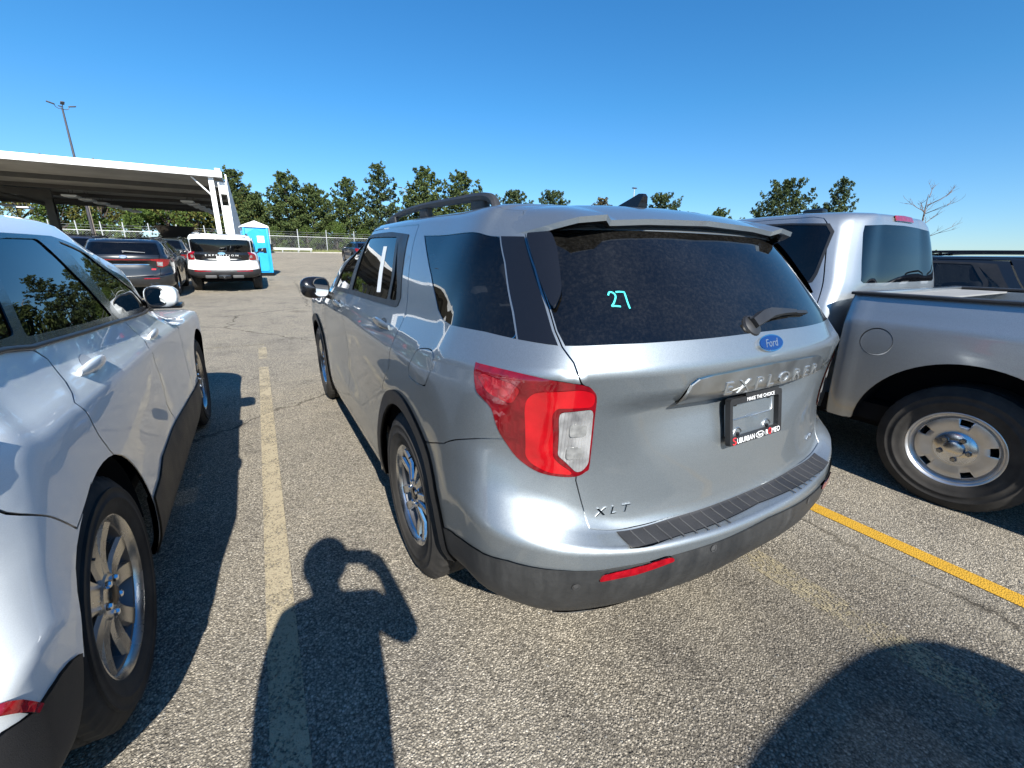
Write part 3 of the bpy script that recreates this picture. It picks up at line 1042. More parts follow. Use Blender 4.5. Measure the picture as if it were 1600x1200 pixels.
def wheel_house(root, net, centre, R, side_x):
    """dark inner arch"""
    for s in (-1, 1):
        bm = bmesh.new()
        prof = []
        n = 24
        for k in range(n + 1):
            a = math.pi * (k / n) * .98 + math.pi * .01
            prof.append((centre[0] + R * math.cos(a), centre[1] + R * math.sin(a)))
        outer, inner = [], []
        for y, z in prof:
            outer.append(bm.verts.new((s * (side_x - .03), y, z)))
            inner.append(bm.verts.new((s * (side_x - .36), y, z)))
        for k in range(n):
            bm.faces.new((outer[k], outer[k + 1], inner[k + 1], inner[k]))
        bm.faces.new(inner)
        bm_obj('wheel_arch_liner', bm, M['dark'], root, 40)

def circle_poly(cy, cz, r, n=48, a0=0.0, a1=2 * math.pi):
    return [(cy + r * math.cos(a), cz + r * math.sin(a)) for a in np.linspace(a0, a1, n, endpoint=False)]

def arch_poly(cy, cz, r, zb, n=30):
    """arch opening: circle down to sill height zb, then straight down below the body"""
    a = math.asin(max(-1, min(1, (zb - cz) / r)))
    pts = [(cy + r * math.cos(t), cz + r * math.sin(t)) for t in np.linspace(a, math.pi - a, n)]
    return pts
# ---------------------------------------------------------------- sport utility vehicle on the shared net
EX = dict(
    quarter_glass=[(2.007,1.594),(1.163,1.595),(1.085,1.501),(.997,1.341),(.962,1.259),(1.091,1.267),(1.349,1.267),(1.489,1.275),(1.57,1.305),(1.737,1.432)],
    d_pillar=[(1.150,1.595),(.974,1.594),(.910,1.484),(.866,1.372),(.842,1.295),(.820,1.252),(.955,1.259),(.987,1.341),(1.074,1.501)],
    gate_gap=[(1.045,1.716),(.995,1.642),(.962,1.591),(.897,1.484),(.853,1.372),(.83,1.295),(.805,1.248),(.761,1.202),(.733,1.136),(.700,1.112)],
    gate_gap_low=[(.735,.86),(.739,.84),(.724,.787),(.697,.70),(.525,.71),(.331,.708),(.092,.707),(0,.708)],
    tail=[(1.075,1.165),(1.061,1.172),(.9,1.16),(.735,1.136),(.696,1.112),(.683,1.085),(.681,1.04),(.684,.894),(.701,.87),(.741,.852),(.815,.838),(.866,.838),(.905,.859),(.939,.898),(.972,.975),(.988,1.025),(.998,1.048),(1.032,1.066),(1.055,1.087)],
    tail_c=[(.893,1.045),(.885,1.078),(.860,1.108),(.732,1.120),(.690,1.104),(.687,1.062),(.795,1.063),(.812,1.052),(.820,.916),(.797,.888),(.743,.858),(.838,.845),(.886,.868),(.902,.900)],
    tail_clear=[(.792,1.055),(.688,1.057),(.690,.896),(.712,.874),(.740,.866),(.803,.924)],
    fuel=[(1.60,1.150),(1.50,1.172),(1.419,1.165),(1.368,1.145),(1.372,1.095),(1.430,1.050),(1.50,1.040),(1.620,1.040),(1.645,1.055),(1.625,1.095)],
    rear_door_gap=[(2.16,1.648),(2.11,1.56),(2.035,1.44),(1.95,1.31),(1.918,1.25),(1.905,1.18),(1.915,1.10),(1.95,1.02),(2.02,.94),(2.10,.86),(2.14,.82)],
    b_gap=[(3.30,1.70),(3.27,1.24),(3.22,1.05),(3.20,.90),(3.20,.66),(3.20,.42)],
    front_gap=[(3.98,1.25),(4.06,1.16),(4.11,1.07),(4.135,.92),(4.15,.68),(4.14,.42)],
    door_top_gap=[(2.16,1.648),(2.6,1.65),(3.3,1.65),(3.75,1.60),(4.02,1.40),(4.07,1.245),(4.06,1.16)],
    sill_gap=[(2.02,.445),(2.6,.44),(3.2,.44),(4.14,.44),(4.30,.44)],
    roof_ditch=[(0,1.715),(.5,1.715),(1.0,1.715),(2.0,1.72),(3.0,1.72),(3.7,1.70),(4.3,1.66)],
    seam=[(1.60,.785),(1.42,.797),(1.275,.806),(.960,.955)],
    dlo=[(2.24,1.600),(2.05,1.311),(2.06,1.272),(2.10,1.262),(2.6,1.258),(3.2,1.252),(3.93,1.236),(3.90,1.36),(3.83,1.50),(3.70,1.595),(3.30,1.625),(2.6,1.622)],
    front_glass=[(3.40,1.598),(3.66,1.575),(3.79,1.49),(3.855,1.36),(3.885,1.268),(3.32,1.280)],
    rear_dglass=[(2.43,1.590),(3.24,1.604),(3.19,1.282),(2.26,1.288),(2.28,1.40)],
    vent=[(2.375,1.572),(2.245,1.42),(2.215,1.292),(2.105,1.294),(2.16,1.38)],
    windshield=[(4.60,1.270),(4.46,1.585),(4.75,1.605),(6.5,1.605),(6.5,1.270)],
    clad_top=[(0,.585),(.222,.571),(.441,.563),(.60,.553),(.689,.545),(.794,.550),(.953,.548),(1.081,.530),(1.20,.500),(1.34,.500)],
    chrome=[(0,1.140),(.15,1.137),(.30,1.132),(.352,1.125),(.378,1.108),(.402,1.050),(.20,1.054),(0,1.056)],
    pad=[(0,.700),(.333,.702),(.60,.692),(.595,.622),(.415,.636),(.052,.648),(0,.650)],
    reflector=[(.690,.512),(.680,.535),(.60,.547),(.477,.566),(.455,.562),(.450,.545),(.585,.521)],
)

def warp_net(fx, fy, fz):
    P = np.array(explorer_rows())
    Q = P.copy()
    Q[..., 0] = fx(P[..., 0], P[..., 1], P[..., 2]); Q[..., 1] = fy(P[..., 0], P[..., 1], P[..., 2]); Q[..., 2] = fz(P[..., 0], P[..., 1], P[..., 2])
    return Net(Q, None, EX_V)

def pw(xs, ys):
    xs, ys = np.array(xs, float), np.array(ys, float)
    def f(v):
        r = np.interp(v, xs, ys)
        r = np.where(v < xs[0], ys[0] + (v - xs[0]), r)
        return np.where(v > xs[-1], ys[-1] + (v - xs[-1]), r)
    return f

def arch_hole(net, cy, cz, r, v0=.25):
    pts = arch_poly(cy, cz, r, .30)
    uv = net.side(pts)
    uv = [tuple(p) for p in uv]
    return np.array(uv + [(uv[-1][0], v0 - .06), (uv[0][0], v0 - .06)])

def flare_ring(net, root, cy, cz, r0, r1, off=.012, name='wheel_arch_trim', mat=None, zb=.30):
    a = [tuple(p) for p in net.side(arch_poly(cy, cz, r1, zb, 40))]
    b = [tuple(p) for p in net.side(arch_poly(cy, cz, r0, zb, 40))]
    return patch(net, name, np.array(a + b[::-1]), mat or M['cladding'], root, off, .035, .04)

def door_handle(net, root, u0, u1, v, mat, name='door_handle', cup_mat=None):
    """bar handle standing off a flat patch, coloured dark like a shaded cup"""
    um = (u0 + u1) / 2
    cup = [(um + .055 * math.cos(a), v + .004 + .026 * math.sin(a)) for a in np.linspace(0, 2 * math.pi, 20, endpoint=False)]
    patch(net, 'handle_cup_shade', np.array(cup), cup_mat or M['gloss_black'], root, .0015, .003, .02)  # flat patch on the panel; its dark colour stands for recess shade
    us = np.linspace(u0, u1, 15)
    P = net.eval(us, np.full(15, v)); N = net.normal(us, np.full(15, v))
    up = Vector((0, 0, 1))
    for s in (-1, 1):
        bm = bmesh.new()
        rings = []
        for i in range(15):
            t = i / 14
            env = math.sin(math.pi * min(max(t, .03), .97)) ** .35
            lift = .006 + .015 * math.sin(math.pi * t) ** .6
            hh = .020 * env + .003; th = .012 * env + .002
            n = Vector(N[i]); p = Vector(P[i]) + n * lift
            ring = []
            for a in [2 * math.pi * q / 12 for q in range(12)]:
                w = p + Vector((0, 0, 1)) * (hh * math.sin(a)) + n * (th * math.cos(a))
                if s > 0: w.x = -w.x
                ring.append(bm.verts.new(w))
            rings.append(ring)
        for a, b in zip(rings[:-1], rings[1:]):
            for q in range(12):
                bm.faces.new((a[q], a[(q + 1) % 12], b[(q + 1) % 12], b[q]))
        bm.faces.new(rings[0]); bm.faces.new(rings[-1])
        bm_obj(name, bm, mat, root, 60)

def wing_mirror(root, c, s, cap_mat, sides=(-1, 1), low_mat=None, gs=(.0, .87), taper=2.2):
    """housing with a mirror glass facing back; c = centre on the left side (x<0), s = size"""
    for sd in sides:
        bm = bmesh.new()
        rings = []
        ny, nx = 9, 20
        for i in range(ny):
            t = i / (ny - 1)
            y = (t - .25) * s[1]
            k = (1 - max(0, (t - .12) / .88) ** taper) ** .5 if t < 1 else .02
            k = max(k, .06)
            ring = []
            for q in range(nx):
                a = 2 * math.pi * q / nx
                cx = abs(math.cos(a)) ** .7 * (1 if math.cos(a) > 0 else -1); cz = abs(math.sin(a)) ** .75 * (1 if math.sin(a) > 0 else -1)
                ring.append(bm.verts.new((sd * (-c[0] + (cx * s[0] / 2) * k), c[1] + y - .03 * cx * (1 - t), c[2] + (cz * s[2] / 2) * k - .015 * (1 - k))))
            rings.append(ring)
        for a, b in zip(rings[:-1], rings[1:]):
            for q in range(nx):
                bm.faces.new((a[q], a[(q + 1) % nx], b[(q + 1) % nx], b[q]))
        bm.faces.new(rings[-1])
        last = rings[0]
        for kk, dy in ((.90, -.018), (.55, -.026), (.05, -.028)):
            ring = []
            for q in range(nx):
                a = 2 * math.pi * q / nx
                cx = abs(math.cos(a)) ** .7 * (1 if math.cos(a) > 0 else -1); cz = abs(math.sin(a)) ** .75 * (1 if math.sin(a) > 0 else -1)
                ring.append(bm.verts.new((sd * (-c[0] + cx * s[0] / 2 * kk), c[1] - .25 * s[1] + dy - .03 * cx, c[2] + cz * s[2] / 2 * kk)))
            for q in range(nx):
                bm.faces.new((last[q], last[(q + 1) % nx], ring[(q + 1) % nx], ring[q]))
            last = ring
        bm.faces.new(last)
        # dark rim folding into the glass recess
        house = bm_obj('wing_mirror', bm, cap_mat, root, 50)
        bm = bmesh.new()
        rr = []
        for k, dy in ((1.12, -.010), (1.06, -.032), (.98, -.033), (.96, -.028)):
            ring = []
            for q in range(nx):
                a = 2 * math.pi * q / nx
                cx = abs(math.cos(a)) ** .7 * (1 if math.cos(a) > 0 else -1); cz = abs(math.sin(a)) ** .75 * (1 if math.sin(a) > 0 else -1)
                ring.append(bm.verts.new((sd * (-c[0] - gs[0] * s[0] / 2 + cx * s[0] / 2 * gs[1] * k), c[1] - .25 * s[1] + dy - .03 * (cx * gs[1] - gs[0]), c[2] + cz * s[2] / 2 * .86 * k)))
            rr.append(ring)
        for a, b in zip(rr[:-1], rr[1:]):
            for q in range(nx):
                bm.faces.new((a[q], a[(q + 1) % nx], b[(q + 1) % nx], b[q]))
        bm_obj('mirror_rim', bm, M['rubber_trim'], house, 50)
        bm = bmesh.new()
        bm.faces.new([bm.verts.new((sd * (-c[0] - gs[0] * s[0] / 2 + (abs(math.cos(a)) ** .7 * (1 if math.cos(a) > 0 else -1)) * s[0] / 2 * gs[1]), c[1] - .25 * s[1] - .0305 - .03 * (math.cos(a) * gs[1] - gs[0]), c[2] + (abs(math.sin(a)) ** .75 * (1 if math.sin(a) > 0 else -1)) * s[2] / 2 * .84)) for a in [2 * math.pi * q / nx for q in range(nx)]])
        bm_obj('mirror_glass', bm, M['mirror'], house, None)
        bm = bmesh.new()
        add_tube(bm, [(sd * (-c[0] - s[0] * .30), c[1] + .03, c[2] - s[2] * .30), (sd * (-c[0] - s[0] * .62), c[1] + .045, c[2] - s[2] * .50), (sd * (-c[0] - s[0] * .95), c[1] + .06, c[2] - s[2] * .58)], [.035, .03, .035], 10)
        bm_obj('mirror_arm', bm, M['rubber_trim'], house, 50)

def roof_rails(root, pts, mat, r=.016, sides=(-1, 1)):
    """pts: (x,y,z) along the left rail, feet at both ends touch the roof"""
    for s in sides:
        bm = bmesh.new()
        P = smooth_poly(pts, False, 5)
        P = np.array(P) * [(-1 if s > 0 else 1), 1, 1]
        fr = [(Vector((1, 0, 0)), Vector((0, 0, 1)))] * len(P)
        sec = [(-.018, -.012), (-.020, .004), (-.010, .017), (.010, .017), (.020, .004), (.018, -.012)]
        add_sweep(bm, [Vector(p) for p in P], sec, fr)
        bm_obj('roof_rail', bm, mat, root, 40)

def suv_shell(root, net, mats, spec, arches, step=.05, low=False):
    """painted panels, glass, black trim; arches: list of (cy, cz, r)"""
    S = spec
    holes = [np.array(S['quarter_glass']), np.array(S['dlo']), np.array(S['windshield'])]
    rear_top = S.get('rear_top', 1.62)
    rg = [(0, 1.251), (.274, 1.249), (.498, 1.249), (.795, 1.252), (.822, 1.295), (.845, 1.372), (.887, 1.484), (.940, 1.575), (.935, rear_top), (.5, rear_top), (0, rear_top)]
    rg = S.get('rear_glass', rg)
    holes.append(np.array(rg))
    for cy, cz, r in arches:
        holes.append(arch_hole(net, cy, cz, r))
    w = .0055 if not low else .014
    gaps = [strip(densify(S[k], .05, False), w) for k in ('gate_gap', 'gate_gap_low', 'rear_door_gap', 'b_gap', 'front_gap', 'door_top_gap', 'sill_gap', 'roof_ditch', 'seam') if S.get(k)]
    if S.get('fuel'):
        f = smooth_poly(S['fuel'], True, 4)
        f = np.concatenate([f, f[:1]])
        gaps.append(strip(f, w * .8))
    seeds = dict(liftgate=((.2, .95), True), bumper=((.3, .6), True), quarter_panel=((1.3, 1.2), False), roof=((1.5, 2.0), True), rear_door=((2.6, .9), False), front_door=((3.6, .9), False), fuel_door=((1.5, 1.1), False), sill=((3.0, .36), False), hood=((5.5, 1.12), True))
    out = body_panels(net, root, holes, gaps, seeds, {'*': mats['paint'], 'roof': mats.get('roof', mats['paint']), 'sill': mats.get('sill', M['cladding'])}, step, .014)
    # glass
    g = mats.get('glass', M['tint'])
    patch(net, 'quarter_window', round_poly(np.array(S['quarter_glass']), .03), g, root, -.003, .006, step)
    patch(net, 'rear_window', np.array([(max(a, 0), b) for a, b in rg]), mats.get('rear_glass', M['tint_rear']), root, -.003, .008, step, sides='C')
    patch(net, 'windshield', np.array([(min(a, net.umax), b) for a, b in S['windshield']]), M['clear_glass'], root, -.003, .006, .09, sides='C')
    gl = [round_poly(np.array(S[k]), .02) for k in ('front_glass', 'rear_dglass', 'vent') if S.get(k)]
    patch(net, 'window_trim', np.array(S['dlo']), M['rubber_trim'], root, .003, .014, step, holes=gl)
    for k, nm, gm in (('front_glass', 'front_window', mats.get('front_glass', M['clear_glass'])), ('rear_dglass', 'rear_door_window', g), ('vent', 'vent_window', g)):
        if S.get(k):
            patch(net, nm, round_poly(np.array(S[k]), .02), gm, root, -.003, .006, step)
    if S.get('d_pillar') and not low:
        patch(net, 'pillar_panel', np.array(S['d_pillar']), M['gloss_black'], root, .0015, .006, step)
    # floor pan
    bm = bmesh.new()
    add_box(bm, (0, 1.55, .30), (1.60, 3.5, .06))
    add_box(bm, (0, -.50, .52), (1.4, .60, .08))
    bm_obj('floor_pan', bm, M['dark'], root, 30)
    return out

def build_explorer():
    net = Net(explorer_rows(), None, EX_V)
    root = empty('parked_car', (0, 0, 0))
    tag(root, 'silver sport utility car with turquoise 27 written on its rear window, nearest in the middle', 'car')
    arches = [(0.0, .394, .455), (3.025, .394, .455)]
    mats = dict(paint=M['silver'])
    suv_shell(root, net, mats, EX, arches, .042)
    for cy, cz, r in arches:
        flare_ring(net, root, cy, cz, r - .012, r + .052)
        wheel_house(root, net, (cy, cz), r + .02, .97)
    # bumper cladding, painted lip and step pad
    low = [(0, .252), (.3, .252), (.7, .252), (1.0, .252), (1.22, .252), (1.30, .40), (1.352, .475)]
    ct = EX['clad_top']
    patch(net, 'bumper_cladding', np.array(ct + low[::-1]), M['bumper_plastic'], root, .006, .02, .045, sides='C')
    patch(net, 'step_pad', np.array(EX['pad']), M['cladding'], root, .004, .012, .03, sides='C')
    for k in range(23):
        x0 = (k - 11) * .050
        bm = bmesh.new()
        f = rear_fn(net, 0, 0)
        for dx in (0,):
            pts = []
            for v in (.628, .650, .672, .692):
                uu = abs(x0 + dx)
                P = net.eval([uu], [v])[0]; N = net.normal(np.array([uu]), np.array([v]))[0]
                if x0 < 0: pass
                p = Vector(P + N * .0045); p.x = -abs(p.x) if x0 < 0 else abs(p.x)
                pts.append(p)
            add_tube(bm, pts[1:] if abs(x0) < .2 else pts, +.0024, 6)
        bm_obj('pad_rib', bm, M['pad_rib'], root, 60)
    # skid strip at the bumper's foot
    patch(net, 'skid_trim', np.array([(.20, .252), (.40, .252), (.78, .252), (.77, .285), (.40, .292), (.24, .292)]), M['skid'], root, .011, .02, .04)
    # tail lamps
    tl = patch(net, 'tail_light', smooth_poly(EX['tail'], True, 3), M['red_dark'], root, .003, .008, .03)
    cs = patch(net, 'light_guide', round_poly(np.array(EX['tail_c']), .03), M['red_bright'], root, .0048, .003, .03)
    cl = patch(net, 'reversing_light', round_poly(np.array(EX['tail_clear']), .015), M['clear_lens'], root, .0055, .003, .02)
    ins = np.array([(1.055, 1.135), (1.035, 1.147), (.93, 1.128), (.905, 1.108), (.925, 1.06), (1.01, 1.082)])
    c2 = patch(net, 'side_lamp', round_poly(ins, .02), M['red_lens'], root, .0045, .002, .03)
    for s in range(2):
        for o in (cs[s], cl[s], c2[s]):
            o.parent = tl[s]
    # bulbs seen in the clear lens
    for s in (-1, 1):
        for (u0, v0) in ((.735, 1.015), (.745, .935)):
            P = net.eval([u0], [v0])[0]; N = net.normal(np.array([u0]), np.array([v0]))[0]
            bm = bmesh.new()
            f = plane_fn((P + N * .0052) * [(-1 if s > 0 else 1), 1, 1], (1, -.35 * s * -1, 0), (0, 0, 1))
            add_prism(bm, round_poly([(-.026, -.020), (.026, -.020), (.026, .020), (-.026, .020)], .012), 0.0, .002, f)
            bm_obj('lamp_cell', bm, M['bulb'], tl[0 if s < 0 else 1], 40)
    for s in patch(net, 'rear_reflector', round_poly(np.array(EX['reflector']), .008), M['red_lens'], root, .011, .012, .03): pass
    for u0, v0 in ((.75, .500), (.291, .552)):
        for s in (-1, 1):
            P = net.eval([u0], [v0])[0]; N = net.normal(np.array([u0]), np.array([v0]))[0]
            N = N * [(-1 if s > 0 else 1), 1, 1]; P = P * [(-1 if s > 0 else 1), 1, 1]
            bm = bmesh.new()
            ex = np.cross((0, 0, 1), N)
            f = plane_fn(P + N * .006, ex, np.cross(N, ex))
            for r0, r1, h in ((.0125, .010, .0035), (.0085, .0, .002)):
                a = [bm.verts.new(f(r0 * math.cos(t), r0 * math.sin(t), h)) for t in np.linspace(0, 2 * math.pi, 20, endpoint=False)]
                if r1 > 0:
                    b = [bm.verts.new(f(r1 * math.cos(t), r1 * math.sin(t), h)) for t in np.linspace(0, 2 * math.pi, 20, endpoint=False)]
                    for q in range(20): bm.faces.new((a[q], a[(q + 1) % 20], b[(q + 1) % 20], b[q]))
                else:
                    bm.faces.new(a)
            bm_obj('parking_sensor', bm, M['pad_rib'], root, 40)
    # chrome bar with raised lettering
    bar = patch(net, 'chrome_bar', np.array(EX['chrome']), M['chrome_dusty'], root, .013, .022, .03, sides='C')[0]
    fn = rear_fn(net, .045, 1.100, .0125)
    place_text('lettering', 'E X P L O R E R', M['letter_silver'], bar, fn, width=.57, height=.036, depth=.004)
    # oval badge
    def ell(a, b, n=40): return [(a * math.cos(t), b * math.sin(t)) for t in np.linspace(0, 2 * math.pi, n, endpoint=False)]
    bc = net.eval([.0], [1.208])[0]; bn = net.normal(np.array([0.0]), np.array([1.208]))[0]
    fb = plane_fn(bc + np.array([.012, 0, 0]), (1, 0.03, 0), np.cross(bn, (1, 0, 0)))
    bm = bmesh.new(); add_prism(bm, ell(.074, .0300), -.004, .007, fb); bd = bm_obj('badge', bm, M['chrome'], root, 30)
    bm = bmesh.new(); add_prism(bm, ell(.0695, .0258), .0, .0082, fb); bm_obj('badge_face', bm, M['badge_blue'], bd, 30)
    place_text('lettering', 'Ford', M['letter_silver'], bd, lambda a, b, c: fb(a, b, .0082 + c), width=.078, height=.027, depth=.0012, shear=.30)
    # trim badges
    fx = rear_fn(net, -.590, .722, .001)
    place_text('trim_badge', 'X L T', M['chrome'], root, fx, width=.125, height=.024, depth=.004, shear=.25)
    fx = rear_fn(net, .575, .735, .001)
    place_text('trim_badge', '4WD', M['chrome'], root, fx, width=.085, height=.022, depth=.004, shear=.1)
    # number plate recess, lamp housing and dealer frame
    pc = np.array([.004, -.985, .952])
    ey = np.array([0, .166, 1.0])
    fp = plane_fn(pc, (1, 0, 0), ey)
    W, H = .156, .083
    outer = round_poly([(-W, -H), (W, -H), (W, H), (-W, H)], .012)
    inner = round_poly([(-W + .016, -H + .026), (W - .022, -H + .026), (W - .022, H - .022), (-W + .016, H - .022)], .008)
    bm = bmesh.new()
    n = len(outer)
    vo0 = [bm.verts.new(fp(a, b, .002)) for a, b in outer]; vo1 = [bm.verts.new(fp(a * .99, b * .985, .020)) for a, b in outer]
    vi1 = [bm.verts.new(fp(a, b, .020)) for a, b in inner]; vi0 = [bm.verts.new(fp(a, b, .002)) for a, b in inner]
    for A, B in ((vo0, vo1), (vo1, vi1), (vi1, vi0)):
        for q in range(n): bm.faces.new((A[q], A[(q + 1) % n], B[(q + 1) % n], B[q]))
    fr = bm_obj('plate_frame', bm, M['rubber_trim'], root, 40)
    ft = lambda a, b, c: fp(a, b, .0203 + c)
    place_text('lettering', 'MAKE THE CHOICE', M['white_letter'], fr, lambda a, b, c: ft(a + .022, b + H - .0125, c), width=.165, height=.0125, depth=.001)
    place_text('lettering', 'S', M['red_letter'], fr, lambda a, b, c: ft(a - .131, b - H + .0165, c), height=.026, width=.020, depth=.0012)
    place_text('lettering', 'UBURBAN', M['white_letter'], fr, lambda a, b, c: ft(a - .066, b - H + .0145, c), width=.100, height=.019, depth=.001)
    bm = bmesh.new(); add_prism(bm, [(a + .018, b - H + .0145) for a, b in ell(.026, .0115)], 0, .001, ft); bm_obj('oval_logo', bm, M['white_letter'], fr, 30)
    bm = bmesh.new(); add_prism(bm, [(a + .018, b - H + .0145) for a, b in ell(.0235, .0095)], .0005, .0014, ft); bm_obj('oval_logo', bm, M['rubber_trim'], fr, 30)
    place_text('lettering', 'Ford', M['white_letter'], fr, lambda a, b, c: ft(a + .018, b - H + .0145, c + .0014), width=.034, height=.012, depth=.0006, shear=.3)
    place_text('lettering', 'R', M['white_letter'], fr, lambda a, b, c: ft(a + .061, b - H + .0145, c), width=.015, height=.019, depth=.001)
    place_text('lettering', 'O', M['red_letter'], fr, lambda a, b, c: ft(a + .079, b - H + .0155, c), width=.018, height=.025, depth=.0012)
    place_text('lettering', 'MEO', M['white_letter'], fr, lambda a, b, c: ft(a + .117, b - H + .0145, c), width=.052, height=.019, depth=.001)
    # plate back panel with pressed ribs and screws
    bm = bmesh.new()
    add_prism(bm, inner, -.012, .001, fp)
    bk = bm_obj('plate_back', bm, M['silver'], root, 30)
    bm = bmesh.new()
    add_tube(bm, [fp(-W + .02, .002, .002), fp(W - .045, .002, .002), fp(W - .036, .010, .002), fp(W - .036, H - .03, .002)], .0028, 8)
    for cx in (-.088, .088):
        add_tube(bm, [fp(cx + .024 * math.cos(a), -H + .030 + .024 * math.sin(a), .002) for a in np.linspace(.2, math.pi - .2, 9)], .0030, 8)
    bm_obj('pressed_rib', bm, M['chrome_dusty'], bk, 60)
    for cx, cy in ((-.105, H - .026), (.095, H - .026), (-.088, -H + .032), (.088, -H + .032)):
        bm = bmesh.new(); add_prism(bm, [(cx + .007 * math.cos(t), cy + .007 * math.sin(t)) for t in np.linspace(0, 2 * math.pi, 8, endpoint=False)], .001, .007, fp)
        bm_obj('screw', bm, M['gloss_black'], bk, 30)
    bm = bmesh.new()
    add_prism(bm, round_poly([(-.10, H - .004), (.10, H - .004), (.10, H + .040), (-.10, H + .040)], .01), -.01, .022, lambda a, b, c: fp(a + .03, b, c))
    bm_obj('plate_lamp_housing', bm, M['rubber_trim'], root, 40)
    # spoiler
    bm = bmesh.new()
    xs = [-.70, -.665, -.63, -.592, -.54, -.49, -.455, -.42, -.30, -.15, 0, .15, .30, .42, .455, .49, .54, .592, .63, .665, .70]
    top, edge, under, glassline = [], [], [], []
    for x in xs:
        a = abs(x)
        # front edge on the roof
        yf = -.34 - .14 * math.sqrt(max(0, 1 - (a / .72) ** 2)) if a < .72 else -.34
        uvv = 1.725
        zf = float(np.interp(a, [0, .35, .55, .63, .70], [1.678, 1.671, 1.655, 1.640, 1.612])) + .004
        ye = float(np.interp(a, [0, .30, .42, .455, .49, .592, .63, .665, .70], [-.705, -.695, -.682, -.680, -.702, -.690, -.640, -.565, -.50]))
        ze = float(np.interp(a, [0, .30, .42, .455, .49, .592, .63, .665, .70], [1.622, 1.614, 1.606, 1.604, 1.617, 1.606, 1.592, 1.575, 1.560]))
        top.append([(x, yf, zf), (x, yf + (ye - yf) * .35, zf + (ze - zf) * .28 + .004), (x, yf + (ye - yf) * .7, zf + (ze - zf) * .66 + .004), (x, ye, ze)])
        th = .018
        top[-1] += [(x, ye + .004, ze - th), (x * .985, ye + .05, ze - th - .010), (x * .95, float(np.interp(a, [0, .7], [-.55, -.42])), 1.575 - .02 * (a / .7) ** 2)]
    rows = [[bm.verts.new(p) for p in t] for t in top]
    f_top = []
    for a, b in zip(rows[:-1], rows[1:]):
        for k in range(6):
            f = bm.faces.new((a[k], b[k], b[k + 1], a[k + 1]))
            f.material_index = 0 if k < 4 else 1
    bm.faces.new(rows[0]); bm.faces.new(rows[-1][::-1])
    sp = bm_obj('spoiler', bm, M['silver'], root, 30)
    sp.data.materials.append(M['gloss_black'])
    bm = bmesh.new()
    add_prism(bm, round_poly([(-.16, -.010), (.16, -.010), (.16, .010), (-.16, .010)], .008), 0, .012, plane_fn((0.0, -.628, 1.577), (1, 0, 0), (0, -.35, 1.0)))
    bm_obj('high_brake_light', bm, M['interior_grey'], root, 40)
    # black winglet panels beside the rear glass
    fin_poly = np.array([(.950, 1.595), (.785, 1.60), (.765, 1.55), (.772, 1.48), (.780, 1.41), (.830, 1.352), (.870, 1.425), (.915, 1.53)])
    patch(net, 'side_deflector', round_poly(fin_poly, .02), M['gloss_black'], root, .018, .022, .04)
    # hand-written number
    f27 = rear_fn(net, 0, 0)
    two = [(-.562, 1.378), (-.552, 1.388), (-.540, 1.388), (-.532, 1.381), (-.534, 1.372), (-.545, 1.360), (-.556, 1.350), (-.566, 1.343), (-.552, 1.343), (-.530, 1.341)]
    sev = [(-.524, 1.389), (-.508, 1.390), (-.490, 1.389), (-.487, 1.387), (-.489, 1.372), (-.492, 1.358), (-.494, 1.342), (-.494, 1.334)]
    for nm, L in (('handwritten_number', two), ('handwritten_number', sev)):
        bm = bmesh.new()
        P = smooth_poly(L, False, 4)
        P = (P - [-.527, 1.364]) * [.74, .84] + [-.530, 1.367]
        uv = net.rear(P)
        q = net.eval(uv[:, 0], uv[:, 1]); nn = net.normal(uv[:, 0], uv[:, 1])
        fr_ = []
        for i in range(len(q)):
            d = Vector(q[min(i + 1, len(q) - 1)] - q[max(i - 1, 0)]).normalized(); n_ = Vector(nn[i])
            fr_.append((d.cross(n_).normalized(), n_))
        add_sweep(bm, [Vector(a + b * -.0022) for a, b in zip(q, nn)], [(-.0028, 0), (-.0025, .0006), (.0025, .0006), (.0028, 0)], fr_)
        bm_obj(nm, bm, M['cyan_marker'], root, 40)
    # rear wiper
    def on(x, z, h):
        uv = net.rear([(-abs(x), z)])[0]; p = net.eval([uv[0]], [uv[1]])[0]; n_ = net.normal(np.array([uv[0]]), np.array([uv[1]]))[0]
        s = np.array([-1 if x > 0 else 1, 1, 1]); return Vector(p * s + n_ * s * h)
    bm = bmesh.new()
    add_lathe(bm, [(.040, 0), (.036, .008), (.022, .014), (.002, .015)], 20, 'z')
    for v in bm.verts: pass
    o = bm_obj('wiper_base', bm, M['rubber_trim'], root, 40)
    c = on(-.045, 1.275, -.004); nn = (on(-.045, 1.275, .1) - on(-.045, 1.275, 0)).normalized()
    o.matrix_world = Matrix.Translation(c) @ nn.to_track_quat('Z', 'Y').to_matrix().to_4x4()
    bm = bmesh.new()
    arm = [on(-.055, 1.276, .014), on(.00, 1.290, .024), (on(.05, 1.298, .024)), on(.14, 1.300, .020), on(.24, 1.298, .016)]
    add_sweep(bm, arm, [(-.018, -.008), (-.014, .010), (.014, .010), (.018, -.008)], [((arm[min(i + 1, 4)] - arm[max(i - 1, 0)]).normalized().cross(nn) * k, nn * k) for i, k in enumerate((1.1, 1.25, 1.1, .7, .45))])
    bm_obj('wiper_arm', bm, M['rubber_trim'], root, 40)
    bm = bmesh.new()
    bl = [on(x, 1.292 + .008 * math.sin(math.pi * (x + .06) / .40), .010) for x in np.linspace(-.06, .34, 9)]
    add_sweep(bm, bl, [(-.007, -.010), (-.006, .004), (.006, .004), (.007, -.010)], [((bl[min(i + 1, 8)] - bl[max(i - 1, 0)]).normalized().cross(nn), nn) for i in range(9)])
    bm_obj('wiper_blade', bm, M['rubber_trim'], root, 40)
